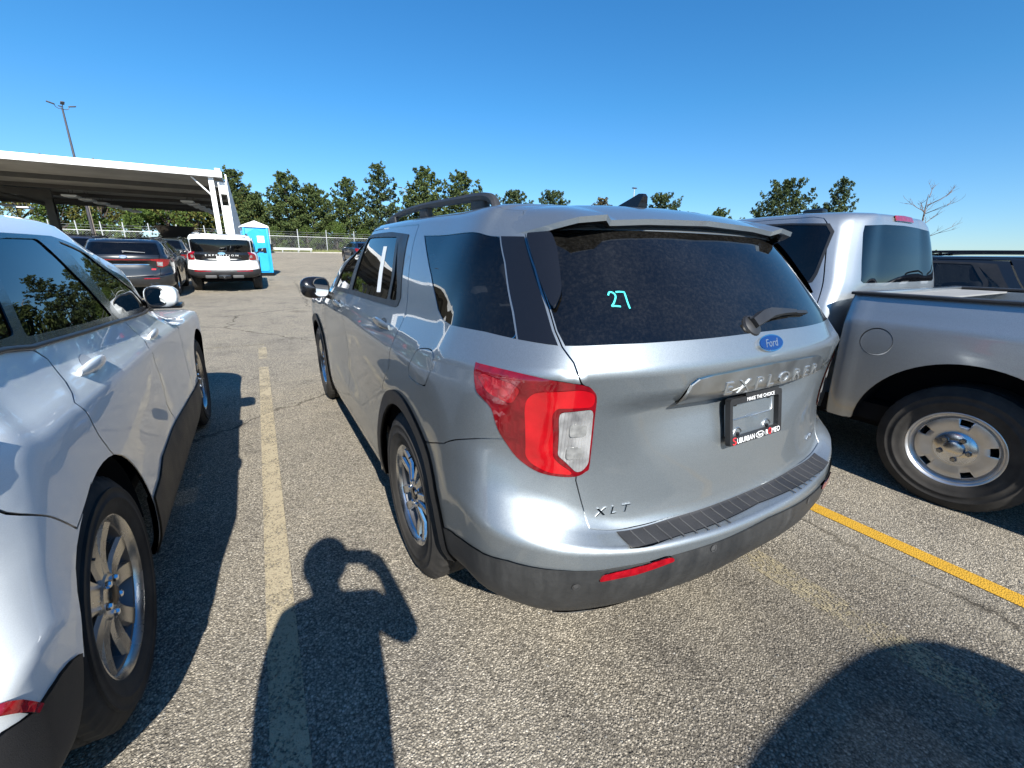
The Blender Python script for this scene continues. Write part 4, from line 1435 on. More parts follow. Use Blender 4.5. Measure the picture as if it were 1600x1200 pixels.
    # price strip stuck inside the rear door window
    pl = np.array([(2.66, 1.545), (2.58, 1.545), (2.44, 1.315), (2.52, 1.310)])
    patch(net, 'window_sticker', pl, M['paper'], root, -.0018, .0005, .04, sides='L')
    # handles, mirrors, rails, aerial
    door_handle(net, root, 2.03, 2.33, 1.172, M['silver'])
    door_handle(net, root, 3.33, 3.60, 1.150, M['silver'])
    wing_mirror(root, (-1.075, 2.03, 1.232), (.22, .20, .165), M['gloss_black'], gs=(.36, .52))
    roof_rails(root, [(-.635, -.24, 1.660), (-.63, -.20, 1.695), (-.625, -.10, 1.718), (-.622, .15, 1.728), (-.622, .6, 1.742), (-.615, 1.0, 1.742), (-.605, 1.30, 1.728), (-.598, 1.46, 1.705), (-.594, 1.54, 1.680)], M['cladding'])
    for s in (-1, 1):
        for y, z in ((.62, 1.712), (-.06, 1.690), (1.25, 1.700)):
            rounded_block('rail_foot', (s * .620, y, z), (.034, .13, .065), M['cladding'], root, .012)
    bm = bmesh.new()
    prof = [(.0, .0), (-.10, .0), (-.115, .050), (-.108, .062), (-.085, .064), (-.05, .050), (.05, .012), (.085, .0)]
    L = [(y, z, .030 * (1 - z / .085)) for y, z in prof]
    a_ = [bm.verts.new((.0 + w + .002, -.265 + y, 1.688 + z)) for y, z, w in L]; b_ = [bm.verts.new((.0 - w - .002, -.265 + y, 1.688 + z)) for y, z, w in L]
    bm.faces.new(a_); bm.faces.new(b_[::-1])
    for q in range(len(L)): bm.faces.new((a_[q], b_[q], b_[(q + 1) % len(L)], a_[(q + 1) % len(L)]))
    bm_obj('roof_aerial', bm, M['gloss_black'], root, 40)
    # cabin
    add_seats(root, [(-.10, .62, (-.40, .40)), (.85, .60, (-.46, 0.0, .46)), (1.75, .58, (-.40, .40))])
    bm = bmesh.new(); add_box(bm, (0, 2.45, .92), (1.5, .45, .30), bevel=.06); bm_obj('dashboard', bm, M['interior'], root, 40)
    bm = bmesh.new(); add_lathe(bm, [(.185, 0), (.195, .012), (.185, .024), (.172, .012)], 30, 'z', closed=True)
    o = bm_obj('steering_wheel', bm, M['interior'], root, 60); o.location = (-.40, 2.12, .98); o.rotation_euler = (rad(65), 0, 0)
    # wheels
    for y in (0.0, 3.025):
        make_wheel(root, (-.852, y, .394), .394, .240, .255, 'twin', True, dict(rim=M['alloy']), rot=.35 if y == 0 else .1)
        make_wheel(root, (.852, y, .394), .394, .240, .255, 'twin', False, dict(rim=M['alloy']), rot=.2)
    return root, net
# ---------------------------------------------------------------- white car on the left
def white_net():
    fz0 = pw([.22, .44, .52, .70, .90, 1.15, 1.24, 1.57, 1.69], [.22, .40, .47, .66, .86, 1.105, 1.225, 1.530, 1.618])
    def fz(x, y, z):
        d = np.exp(-((z - 1.17) / .16) ** 2) * np.clip(y / 2.0, -.2, 1.15)
        return fz0(z) - .055 * d
    fy0 = pw([-1.15, 0, 3.025, 4.0], [-.99, 0, 2.884, 3.78])
    def fy(x, y, z):
        return fy0(y) - np.clip((z - 1.06) / .12, 0, 1) * .50 * np.clip((y - .8) / 1.6, 0, 1)
    def fx(x, y, z):
        return x * .972
    P = np.array(explorer_rows())
    Q = P.copy()
    Q[..., 0] = fx(P[..., 0], P[..., 1], P[..., 2]); Q[..., 1] = fy(P[..., 0], P[..., 1], P[..., 2]); Q[..., 2] = fz(P[..., 0], P[..., 1], P[..., 2])
    return Net(Q, None, EX_V)

def build_white():
    net = white_net()
    root = empty('parked_car', (-2.92, -.144, 0), rad(.3))
    tag(root, 'white sport utility car with alloy wheels parked closest on the left of the silver car', 'car')
    S = lambda pts, um=4.55: [tuple(p) for p in net.side(pts, .8, um)]
    dlo = S([(-.62,1.275),(-.09,1.243),(.04,1.225),(.5,1.203),(1.0,1.18),(1.5,1.155),(1.82,1.138),(1.66,1.262),(1.47,1.368),(1.17,1.488),(.88,1.540),(.44,1.537),(.0,1.515),(-.3,1.475),(-.52,1.40),(-.66,1.33)])
    fg = S([(.90,1.522),(1.15,1.473),(1.40,1.355),(1.60,1.245),(1.71,1.172),(1.0,1.203)])
    rd = S([(.07,1.248),(.15,1.37),(.25,1.505),(.45,1.522),(.70,1.525),(.78,1.40),(.885,1.210),(.5,1.226)])
    qg = S([(-.57,1.300),(-.07,1.262),(.02,1.262),(.09,1.365),(.18,1.495),(.0,1.492),(-.25,1.455),(-.46,1.39)])
    spec = dict(EX)
    spec.update(quarter_glass=qg, dlo=dlo, front_glass=fg, rear_dglass=rd, vent=None, fuel=None, d_pillar=None,
        rear_door_gap=S([(.03,1.232),(.08,1.18),(.06,1.11),(.0,1.06),(.04,.97),(.11,.86),(.2,.76)]),
        b_gap=S([(1.0,1.19),(1.09,1.08),(1.06,1.02),(1.20,.86),(1.25,.76),(1.24,.68),(1.31,.58),(1.32,.48)]),
        front_gap=S([(1.78,1.15),(1.90,1.08),(1.98,.98),(2.01,.88),(2.06,.70),(2.10,.48)]),
        door_top_gap=None, sill_gap=None, seam=S([(-.1,.845),(-.26,.79),(-.39,.905),(-.50,1.0),(-.58,1.05)]))
    arches = [(0.0, .395, .458), (2.884, .395, .458)]
    # quarter glass sits inside the dark window band: the band is cut once, the glass panes fill it
    sp2 = dict(spec); sp2['quarter_glass'] = [(1.0, 3.0), (1.01, 3.0), (1.01, 3.01)]
    mats = dict(paint=M['white'], glass=M['tint_deep'], front_glass=M['tint_deep'], sill=M['white'])
    holes_spec = dict(spec)
    suv_shell_white(root, net, mats, spec, arches)
    for cy, cz, r in arches:
        wheel_house(root, net, (cy, cz), r + .02, .94)
    # black lower cladding
    side_clad = S([(.455,.50),(.62,.512),(.77,.552),(1.17,.556),(1.8,.535),(2.13,.520),(2.44,.50)]) 
    lo = [(side_clad[-1][0], .252), (side_clad[0][0] + .02, .252)]
    patch(net, 'sill_cladding', np.array(side_clad + lo), M['cladding'], root, .008, .03, .05)
    rc = [(0, .60), (.5, .60), (.85, .605), (.966, .593), (1.034, .570), (1.188, .556)]
    bl = [(1.146, .45), (1.082, .34), (1.015, .252), (0, .252)]
    patch(net, 'bumper_cladding', np.array(rc + bl), M['cladding'], root, .008, .03, .05, sides='C')
    for o in patch(net, 'rear_reflector', np.array([(1.036, .572), (1.0, .612), (.96, .645), (.82, .668), (.82, .652), (.955, .628), (1.0, .592), (1.022, .570)]), M['red_lens'], root, .012, .012, .03): pass
    tl = patch(net, 'tail_light', np.array([(1.15, 1.150), (1.0, 1.165), (.2, 1.150), (.0, 1.150), (.0, 1.085), (.6, 1.085), (1.0, 1.055), (1.10, 1.09)]), M['red_lens'], root, .008, .02, .04, sides='C')
    # belt moulding
    bp = np.array(S([(-.62,1.275),(-.09,1.243),(.04,1.225),(.5,1.203),(1.0,1.18),(1.5,1.155),(1.82,1.138)]))
    bb = densify(bp, .05, False)
    q = net.eval(bb[:, 0], bb[:, 1] - .004); nn = net.normal(bb[:, 0], bb[:, 1])
    for s in (-1, 1):
        bm = bmesh.new()
        add_tube(bm, [Vector((a + b * .004) * [(-1 if s > 0 else 1), 1, 1]) for a, b in zip(q, nn)], .0085, 8)
        bm_obj('belt_moulding', bm, M['rubber_trim'], root, 60)
    door_handle(net, root, 1.80, 2.055, 1.178, M['white'], cup_mat=M['white_cup_shade'])
    door_handle(net, root, 2.93, 3.19, 1.160, M['white'], cup_mat=M['white_cup_shade'])
    wing_mirror(root, (-.945, 1.72, 1.228), (.170, .20, .125), M['white'], taper=4.0, gs=(.24, .60))
    for s in (-1, 1):
        bm = bmesh.new(); add_box(bm, (s * .955, 1.74, 1.168), (.17, .13, .03), bevel=.012); bm_obj('mirror_base', bm, M['gloss_black'], root, 40)
    add_seats(root, [(.55, .58, (-.42, .42)), (1.35, .56, (-.40, .40))])
    for y, ro in ((0.0, .30), (2.884, .9)):
        make_wheel(root, (-.815, y, .395), .395, .262, .235, 'vee', True, dict(rim=M['alloy_grey']), rot=ro)
        make_wheel(root, (.815, y, .395), .395, .262, .235, 'vee', False, dict(rim=M['alloy_grey'], cap=simple('bronze hub cap', (.10, .07, .045), .4, .5)), rot=ro)
    return root, net

def suv_shell_white(root, net, mats, S, arches, step=.045):
    rg = [(0, 1.251), (.274, 1.249), (.498, 1.249), (.795, 1.252), (.822, 1.295), (.845, 1.372), (.880, 1.484), (.905, 1.575), (.90, 1.62), (.5, 1.62), (0, 1.62)]
    holes = [np.array(S['dlo']), np.array(S['windshield']), np.array(rg)]
    for cy, cz, r in arches:
        holes.append(arch_hole(net, cy, cz, r))
    holes.append(np.array([(1.02, .19), (1.30, .19), (1.30, .50), (1.192, .552), (1.150, .45), (1.085, .34)]))
    gaps = [strip(densify(S[k], .05, False), .007) for k in ('gate_gap', 'gate_gap_low', 'rear_door_gap', 'b_gap', 'front_gap', 'roof_ditch', 'seam') if S.get(k)]
    seeds = dict(liftgate=((.2, .95), True), bumper=((.3, .6), True), quarter_panel=((1.3, 1.2), False), roof=((1.5, 2.0), True), rear_door=((2.3, .9), False), front_door=((3.3, .9), False), hood=((5.5, 1.12), True))
    body_panels(net, root, holes, gaps, seeds, {'*': mats['paint'], 'roof': mats['paint']}, step, .012)
    panes = [round_poly(np.array(S[k]), .02) for k in ('front_glass', 'rear_dglass', 'quarter_glass')]
    patch(net, 'window_trim', np.array(S['dlo']), M['gloss_black'], root, .002, .014, step, holes=panes)
    for p, nm in zip(panes, ('front_window', 'rear_door_window', 'quarter_window')):
        patch(net, nm, p, mats['glass'], root, -.003, .006, step)
    patch(net, 'rear_window', np.array(rg), M['tint_deep'], root, -.003, .008, .06, sides='C')
    patch(net, 'windshield', np.array([(min(a, net.umax), b) for a, b in S['windshield']]), M['clear_glass'], root, -.003, .006, .09, sides='C')
    bm = bmesh.new()
    add_box(bm, (0, 1.45, .30), (1.50, 3.4, .06))
    bm_obj('floor_pan', bm, M['dark'], root, 30)
# ---------------------------------------------------------------- silver pickup on the right
def truck_nets():
    # cab: columns rear centre -> corner -> side -> front; local origin under the rear axle centre
    def row(z, w, yr, bow, rc, wf, yf, fc, ys):
        r = [(0, yr, z), (-.42 * w, yr + bow * .3, z), (-(w - rc) * .97, yr + bow, z), (-(w - rc * .35), yr + bow + rc * .38, z), (-w, yr + bow + rc * 1.1, z)]
        for y, x in ys:
            r.append((-x, y, z))
        r += [(-wf, yf - fc, z), (-wf * .86, yf - fc * .35, z), (-wf * .5, yf - .02, z), (0, yf, z)]
        return r
    R = []
    sd = lambda x, a=.95: [(1.30, x), (2.0, x - .004), (2.7, x - .004), (3.2, x)]
    R.append(row(.40, .955, .80, .01, .10, .93, 4.45, .5, sd(.955)))
    R.append(row(.55, .985, .79, .01, .10, .97, 4.55, .5, sd(.985)))
    R.append(row(.80, .998, .785, .01, .10, .99, 4.58, .5, sd(.998)))
    R.append(row(1.02, 1.002, .782, .01, .10, .99, 4.56, .5, sd(1.002)))
    R.append(row(1.15, .985, .780, .012, .10, .97, 4.48, .5, sd(.985)))
    # belt: front columns run back over the bonnet to the windscreen base
    def cabrow(z, w, yr, bow, rc, ap, wy, wx):
        r = [(0, yr, z), (-.42 * w, yr + bow * .3, z), (-(w - rc) * .97, yr + bow, z), (-(w - rc * .35), yr + bow + rc * .38, z), (-w, yr + bow + rc * 1.1, z)]
        t = np.linspace(0, 1, 5)[1:]
        y0 = yr + bow + rc * 1.1
        for k in t:
            r.append((-(w + (ap[0] - w) * k ** 3), y0 + (ap[1] - y0) * k, z))
        r += [(-ap[0] * .93, ap[1] + wy * .35, z), (-ap[0] * .75, ap[1] + wy * .65, z), (-ap[0] * .42, ap[1] + wy * .92, z), (0, ap[1] + wy, z)]
        return r
    R.append(cabrow(1.30, .925, .775, .02, .11, (.89, 2.95), .30, 0))
    R.append(cabrow(1.50, .868, .800, .03, .12, (.82, 2.55), .28, 0))
    R.append(cabrow(1.70, .800, .835, .035, .13, (.745, 2.12), .25, 0))
    R.append(cabrow(1.785, .760, .850, .04, .14, (.70, 1.98), .24, 0))
    R.append(cabrow(1.835, .690, .875, .05, .16, (.63, 1.86), .22, 0))
    R.append(cabrow(1.855, .560, .98, .06, .20, (.50, 1.72), .18, 0))
    R.append(cabrow(1.865, .16, 1.15, .03, .08, (.15, 1.50), .06, 0))
    V = [.40, .55, .80, 1.02, 1.15, 1.30, 1.51, 1.72, 1.81, 1.90, 2.05, 2.45]
    cab = Net(R, None, V)
    # bed outside: tailgate centre -> corner -> side -> front corner
    B = []
    for z, w, yt in ((.42, .965, -1.16), (.55, .988, -1.18), (.80, 1.003, -1.19), (.98, 1.008, -1.19), (1.09, 1.004, -1.19), (1.13, .992, -1.19), (1.24, .960, -1.18), (1.275, .946, -1.175)):
        B.append([(0, yt, z), (-.5, yt, z), (-w + .09, yt, z), (-w + .025, yt + .025, z), (-w, yt + .10, z), (-w, -.55, z), (-w, -.1, z), (-w, .3, z), (-w, .55, z), (-w, .655, z), (-w + .008, .688, z), (-w + .04, .70, z), (-w + .10, .70, z)])
    bed = Net(B, None, [.42, .55, .80, .98, 1.09, 1.13, 1.24, 1.275])
    return cab, bed

def build_truck():
    cab, bed = truck_nets()
    root = empty('pickup_truck', (3.02, -1.078, 0), 0.0)
    tag(root, 'silver pickup truck with open bed and steel wheels, right of the silver car', 'pickup truck')
    pm = M['truck_silver']
    # ---- cab
    win_r = [tuple(p) for p in cab.side([(1.00,1.345),(.985,1.40),(.985,1.69),(1.03,1.745),(1.30,1.762),(1.62,1.765),(1.66,1.70),(1.70,1.36),(1.66,1.335),(1.35,1.330),(1.05,1.328)], .7, cab.umax - .6)]
    win_f = [tuple(p) for p in cab.side([(1.80,1.335),(1.77,1.70),(1.80,1.755),(2.02,1.74),(2.30,1.60),(2.70,1.345)], .7, cab.umax - .6)]
    u4 = cab.u[4]
    gap = np.array([(u4 + .52, 1.845), (u4 + .10, 1.845), (u4 + .025, 1.825), (u4 - .002, 1.76), (u4 - .006, 1.5), (u4 - .004, 1.3), (u4 - .004, .9), (u4 - .004, .42)])
    gap2 = cab.side([(1.735,1.80),(1.735,1.30),(1.735,.90),(1.735,.46)], .7, cab.umax - .6)
    gap3 = np.array([(u4 + .5, 1.845), (u4 + .9, 1.845), (u4 + 1.4, 1.83)])
    gap4 = cab.side([(2.78,1.28),(2.80,1.05),(2.80,.80),(2.80,.46)], .7, cab.umax - .6)
    rw = [(0, 1.335), (.35, 1.335), (.585, 1.337), (.66, 1.36), (.665, 1.45), (.625, 1.70), (.60, 1.755), (.3, 1.758), (0, 1.76)]
    rw = [tuple(p) for p in cab.rear([(-.0001, 1.335), (-.35, 1.335), (-.64, 1.337), (-.675, 1.352), (-.665, 1.45), (-.625, 1.69), (-.600, 1.742), (-.3, 1.760), (-.0001, 1.765)], .80)]
    rw[0] = (0, rw[0][1]); rw[-1] = (0, rw[-1][1])
    ws = [(cab.umax - 1.0, 1.40), (cab.umax - .80, 1.72), (cab.umax, 1.76), (cab.umax, 1.36)]
    arch = cab.side(arch_poly(3.569, .39, .50, .47), .7, cab.umax - .1)
    arch = [tuple(p) for p in arch]; arch += [(arch[-1][0], .3), (arch[0][0], .3)]
    body_panels(cab, root, [np.array(win_r), np.array(win_f), np.array(rw), np.array(arch)], [strip(densify(g, .05, False), .008) for g in (gap, gap2, gap3, gap4)],
        dict(cab_shell=((.75, 1.5), True), rear_door=((1.3, .9), False), front_door=((2.3, .9), False)), {'*': pm}, .05, .012, default='front_wing')
    patch(cab, 'rear_door_window', np.array(win_r), M['tint_deep'], root, -.002, .006, .05)
    patch(cab, 'front_window', np.array(win_f), M['tint_deep'], root, -.002, .006, .05)
    patch(cab, 'rear_window', np.array(rw), M['tint_deep'], root, .001, .008, .05, sides='C')
    patch(cab, 'windshield', np.array(ws), M['clear_glass'], root, .003, .006, .08, sides='C')
    wr = np.array(win_r); wc = wr.mean(0)
    patch(cab, 'window_seal', wc + (wr - wc) * [1.035, 1.045], M['rubber_trim'], root, .002, .006, .05, holes=[wc + (wr - wc) * .985])
    # brake lamp on the cab roof edge
    bl = cab.rear([(-.16, 1.792), (-.155, 1.828), (-.0001, 1.832), (-.0001, 1.794)], .6)
    bl[2][0] = 0; bl[3][0] = 0
    patch(cab, 'high_brake_light', bl, M['red_lens'], root, .012, .02, .03, sides='C')
    for s in (-1, 1):
        P = cab.eval([.08], [1.845])[0]
    bm = bmesh.new(); add_box(bm, (-.35, 1.35, 1.88), (.09, .16, .05), bevel=.02); bm_obj('roof_lamp', bm, M['gloss_black'], root, 40)
    # ---- bed
    a2 = bed.side(arch_poly(0, .39, .535, .43, 34), .9, bed.umax - .2)
    a2 = [tuple(p) for p in a2]; a2 += [(a2[-1][0], .36), (a2[0][0], .36)]
    fc = bed.side([(.487 + .088 * math.cos(t), .982 + .088 * math.sin(t)) for t in np.linspace(0, 2 * math.pi, 29)], .9, bed.umax - .1)
    body_panels(bed, root, [np.array(a2)], [strip(fc, .007), strip(np.array([(.955, .40), (.955, 1.30)]), .008)], dict(bed_side=((2.0, 1.2), False), fuel_door=(tuple(fc[:-1].mean(0)), False), tailgate=((.3, .9), True)), {'*': pm}, .05, .02)
    # inner bed: box with floor, rails capped in black plastic
    bm = bmesh.new()
    add_box(bm, (0, -.24, .66), (1.16, 1.86, .05))
    bm_obj('bed_floor', bm, M['truck_silver'], root, 30)
    for s in (-1, 1):
        bm = bmesh.new(); add_box(bm, (s * .875, -.24, 1.115), (.03, 1.84, .30)); bm_obj('bed_wall', bm, pm, root, 30)
        bm = bmesh.new(); add_box(bm, (s * .915, -.245, 1.283), (.112, 1.90, .020), bevel=.008); bm_obj('rail_cap', bm, M['cladding'], root, 40)
    bm = bmesh.new(); add_box(bm, (0, .680, .98), (1.80, .04, .60), bevel=.008)
    add_box(bm, (0, .665, 1.277), (1.76, .075, .03), bevel=.008)
    bm_obj('bed_front_wall', bm, pm, root, 40)
    # lidded roll cover rails seen as pale plate behind the cab
    bm = bmesh.new(); add_box(bm, (.02, .50, 1.262), (1.72, .30, .012)); bm_obj('bed_shelf', bm, M['interior_grey'], root, 40)
    # under body and wheel houses
    bm = bmesh.new(); add_box(bm, (0, 1.5, .46), (1.6, 5.2, .12)); add_box(bm, (0, 1.2, .33), (.9, 4.6, .14)); bm_obj('chassis', bm, M['dark'], root, 30)
    wheel_house(root, None, (0, .39), .56, .97); wheel_house(root, None, (3.569, .39), .52, .97)
    add_seats(root, [(1.15, .70, (-.42, .42)), (2.05, .68, (-.42, .42))])
    uh = [cab.side([(1.15, 1.13)], .7, cab.umax)[0], cab.side([(2.05, 1.13)], .7, cab.umax)[0]]
    for q in uh:
        door_handle(cab, root, q[0] - .12, q[0] + .12, q[1], pm)
    wing_mirror(root, (-1.12, 2.62, 1.40), (.24, .18, .24), M['gloss_black'])
    wheel_kw = dict(rim=M['steel_wheel'])
    for y in (0.0, 3.569):
        make_wheel(root, (-.800, y, .389), .389, .232, .265, 'steel', True, wheel_kw, rot=.25, lug=.35)
        make_wheel(root, (.815, y, .389), .389, .232, .265, 'steel', False, wheel_kw, rot=.6)
    # rear bumper
    rounded_block('rear_bumper', (0, -1.25, .52), (1.86, .16, .20), M['chrome'], root, .03)
    for s in (-1, 1):
        rounded_block('tail_light', (s * .955, -1.16, 1.0), (.09, .10, .42), M['red_lens'], root, .02)
    return root
# ---------------------------------------------------------------- ground
def terr(x, y):
    k = np.clip(np.asarray(y, float) - 4, 0, 60)
    return .031 * (np.sqrt(k * k + 4) - 2)

def ground_sheet(name, xs, ys, mat, lift=0.0, kind='structure'):
    X, Y = np.meshgrid(xs, ys, indexing='ij')
    Z = terr(X, Y) + lift
    n, m = X.shape
    V = np.stack([X.ravel(), Y.ravel(), Z.ravel()], 1)
    F = [(i * m + j, (i + 1) * m + j, (i + 1) * m + j + 1, i * m + j + 1) for i in range(n - 1) for j in range(m - 1)]
    o = mesh_obj(name, V, F, mat)
    o['kind'] = kind
    return o

def asphalt_mat():
    t = NT('weathered asphalt'); co = t.coord()
    # two sizes of stone chips set in a dark binder
    def chips(scale, seedvec=None):
        v = t.n('ShaderNodeTexVoronoi'); v.inputs['Scale'].default_value = scale; v.inputs['Randomness'].default_value = 1.0
        t.l(co, v.inputs['Vector'])
        s = t.n('ShaderNodeSeparateColor'); t.l(v.outputs['Color'], s.inputs[0])
        return v, s
    v1, s1 = chips(118.0)
    v2, s2 = chips(240.0)
    stone = t.ramp(s1.outputs[0], [(0.0, (.098, .091, .080)), (.22, (.172, .158, .137)), (.5, (.262, .241, .206)), (.8, (.330, .304, .262)), (1.0, (.42, .39, .345))])
    fine = t.ramp(s2.outputs[1], [(0.0, (.100, .093, .083)), (.4, (.190, .175, .152)), (.8, (.275, .254, .221)), (1.0, (.35, .325, .285))])
    col = t.mix(t.ramp(s1.outputs[1], [(.42, 0.0), (.50, 1.0)]), stone, fine)
    gap = t.ramp(v1.outputs['Distance'], [(.36, 1.06), (.72, 0.50)])
    col = t.mix(1.0, col, gap, 'MULTIPLY')
    # worn, bleached and stained areas
    big = t.noise(.35, 7, .62, co)
    col = t.mix(1.0, col, t.ramp(big.outputs[0], [(.30, (1.02, .985, .93)), (.5, (1.26, 1.215, 1.13)), (.72, (1.46, 1.40, 1.28))]), 'MULTIPLY')
    med = t.noise(2.2, 6, .68, co)
    col = t.mix(1.0, col, t.ramp(med.outputs[0], [(.28, (.70, .70, .72)), (.48, (1.0, 1.0, 1.0)), (.75, (1.12, 1.10, 1.06))]), 'MULTIPLY')
    # dark, oil-soaked end of the stall behind the silver car, paler traffic lane
    dv = t.n('ShaderNodeVectorMath'); dv.operation = 'DISTANCE'
    mpd = t.n('ShaderNodeMapping'); mpd.inputs[3].default_value = (.72, .95, 1); t.l(co, mpd.inputs[0])
    wv = t.noise(.9, 6, .66, co)
    wa = t.n('ShaderNodeVectorMath'); wa.operation = 'SCALE'; wa.inputs['Scale'].default_value = 1.3; t.l(wv.outputs[1], wa.inputs[0])
    ad = t.n('ShaderNodeVectorMath'); ad.operation = 'ADD'; t.l(mpd.outputs[0], ad.inputs[0]); t.l(wa.outputs[0], ad.inputs[1])
    t.l(ad.outputs[0], dv.inputs[0]); dv.inputs[1].default_value = (.20 * .72 + .65, -1.45 * .95 + .65, .65)
    col = t.mix(1.0, col, t.ramp(dv.outputs['Value'], [(.25, (.58, .575, .58)), (.62, (.76, .755, .75)), (1.0, (1.0, 1.0, 1.0))]), 'MULTIPLY')
    sy = t.n('ShaderNodeSeparateXYZ'); t.l(ad.outputs[0], sy.inputs[0])
    col = t.mix(1.0, col, t.ramp(t.math('MULTIPLY', sy.outputs[1], .1), [(.10, (1.0, 1.0, 1.0)), (.42, (1.13, 1.12, 1.09))]), 'MULTIPLY')
    # oil spots
    oil = t.n('ShaderNodeTexVoronoi'); oil.inputs['Scale'].default_value = .55
    wob = t.noise(3.0, 4, .6, co)
    av = t.n('ShaderNodeVectorMath'); av.operation = 'ADD'; t.l(co, av.inputs[0])
    sc = t.n('ShaderNodeVectorMath'); sc.operation = 'SCALE'; sc.inputs['Scale'].default_value = .35; t.l(wob.outputs[1], sc.inputs[0]); t.l(sc.outputs[0], av.inputs[1])
    t.l(av.outputs[0], oil.inputs['Vector'])
    col = t.mix(1.0, col, t.ramp(oil.outputs['Distance'], [(.03, (.55, .54, .54)), (.16, (1, 1, 1))]), 'MULTIPLY')
    # hairline cracks
    ck = t.n('ShaderNodeTexVoronoi'); ck.feature = 'DISTANCE_TO_EDGE'; ck.inputs['Scale'].default_value = .16
    t.l(av.outputs[0], ck.inputs['Vector'])
    col = t.mix(1.0, col, t.ramp(ck.outputs['Distance'], [(.0008, (.35, .34, .33)), (.003, (1, 1, 1))]), 'MULTIPLY')
    # pale sandy dust drifted along the stalls
    mp = t.n('ShaderNodeMapping'); mp.inputs[3].default_value = (2.6, .35, 1); t.l(co, mp.inputs[0])
    du = t.noise(1.0, 6, .66, mp.outputs[0])
    col = t.mix(t.ramp(du.outputs[0], [(.52, 0.0), (.76, .42)]), col, (.30, .265, .205))
    t.set(color=col, rough=.92, spec=.18)
    h = t.math('ADD', t.math('MULTIPLY', t.ramp(v1.outputs['Distance'], [(0, 1.0), (.6, 0.0)]), .75), t.math('MULTIPLY', t.ramp(v2.outputs['Distance'], [(0, 1.0), (.6, 0.0)]), .35))
    h = t.math('ADD', h, t.math('MULTIPLY', s1.outputs[2], .5))
    t.set(normal=t.bump(h, .9, .006))
    return t.m

def worn_paint(name, col, keep, col2):
    """road marking: thin paint worn through to the stones"""
    t = NT(name); co = t.coord()
    v = t.n('ShaderNodeTexVoronoi'); v.inputs['Scale'].default_value = 125.0; t.l(co, v.inputs['Vector'])
    s = t.n('ShaderNodeSeparateColor'); t.l(v.outputs['Color'], s.inputs[0])
    n1 = t.noise(5.0, 6, .7, co); n2 = t.noise(60, 4, .7, co)
    k = t.math('ADD', t.math('MULTIPLY', n1.outputs[0], .55), t.math('ADD', t.math('MULTIPLY', n2.outputs[0], .25), t.math('MULTIPLY', s.outputs[1], .20)))
    a = t.ramp(k, [(keep, 1.0), (keep + .13, 0.0)])
    t.set(color=t.mix(n1.outputs[0], col, col2), rough=.85, spec=.2)
    t.set(normal=t.bump(t.ramp(v.outputs['Distance'], [(0, 1), (.6, 0)]), .6, .005))
    tr = t.n('ShaderNodeBsdfTransparent'); ms = t.n('ShaderNodeMixShader')
    t.l(a, ms.inputs[0]); t.l(tr.outputs[0], ms.inputs[1]); t.l(t.b.outputs[0], ms.inputs[2]); t.l(ms.outputs[0], t.out.inputs[0])
    return t.m

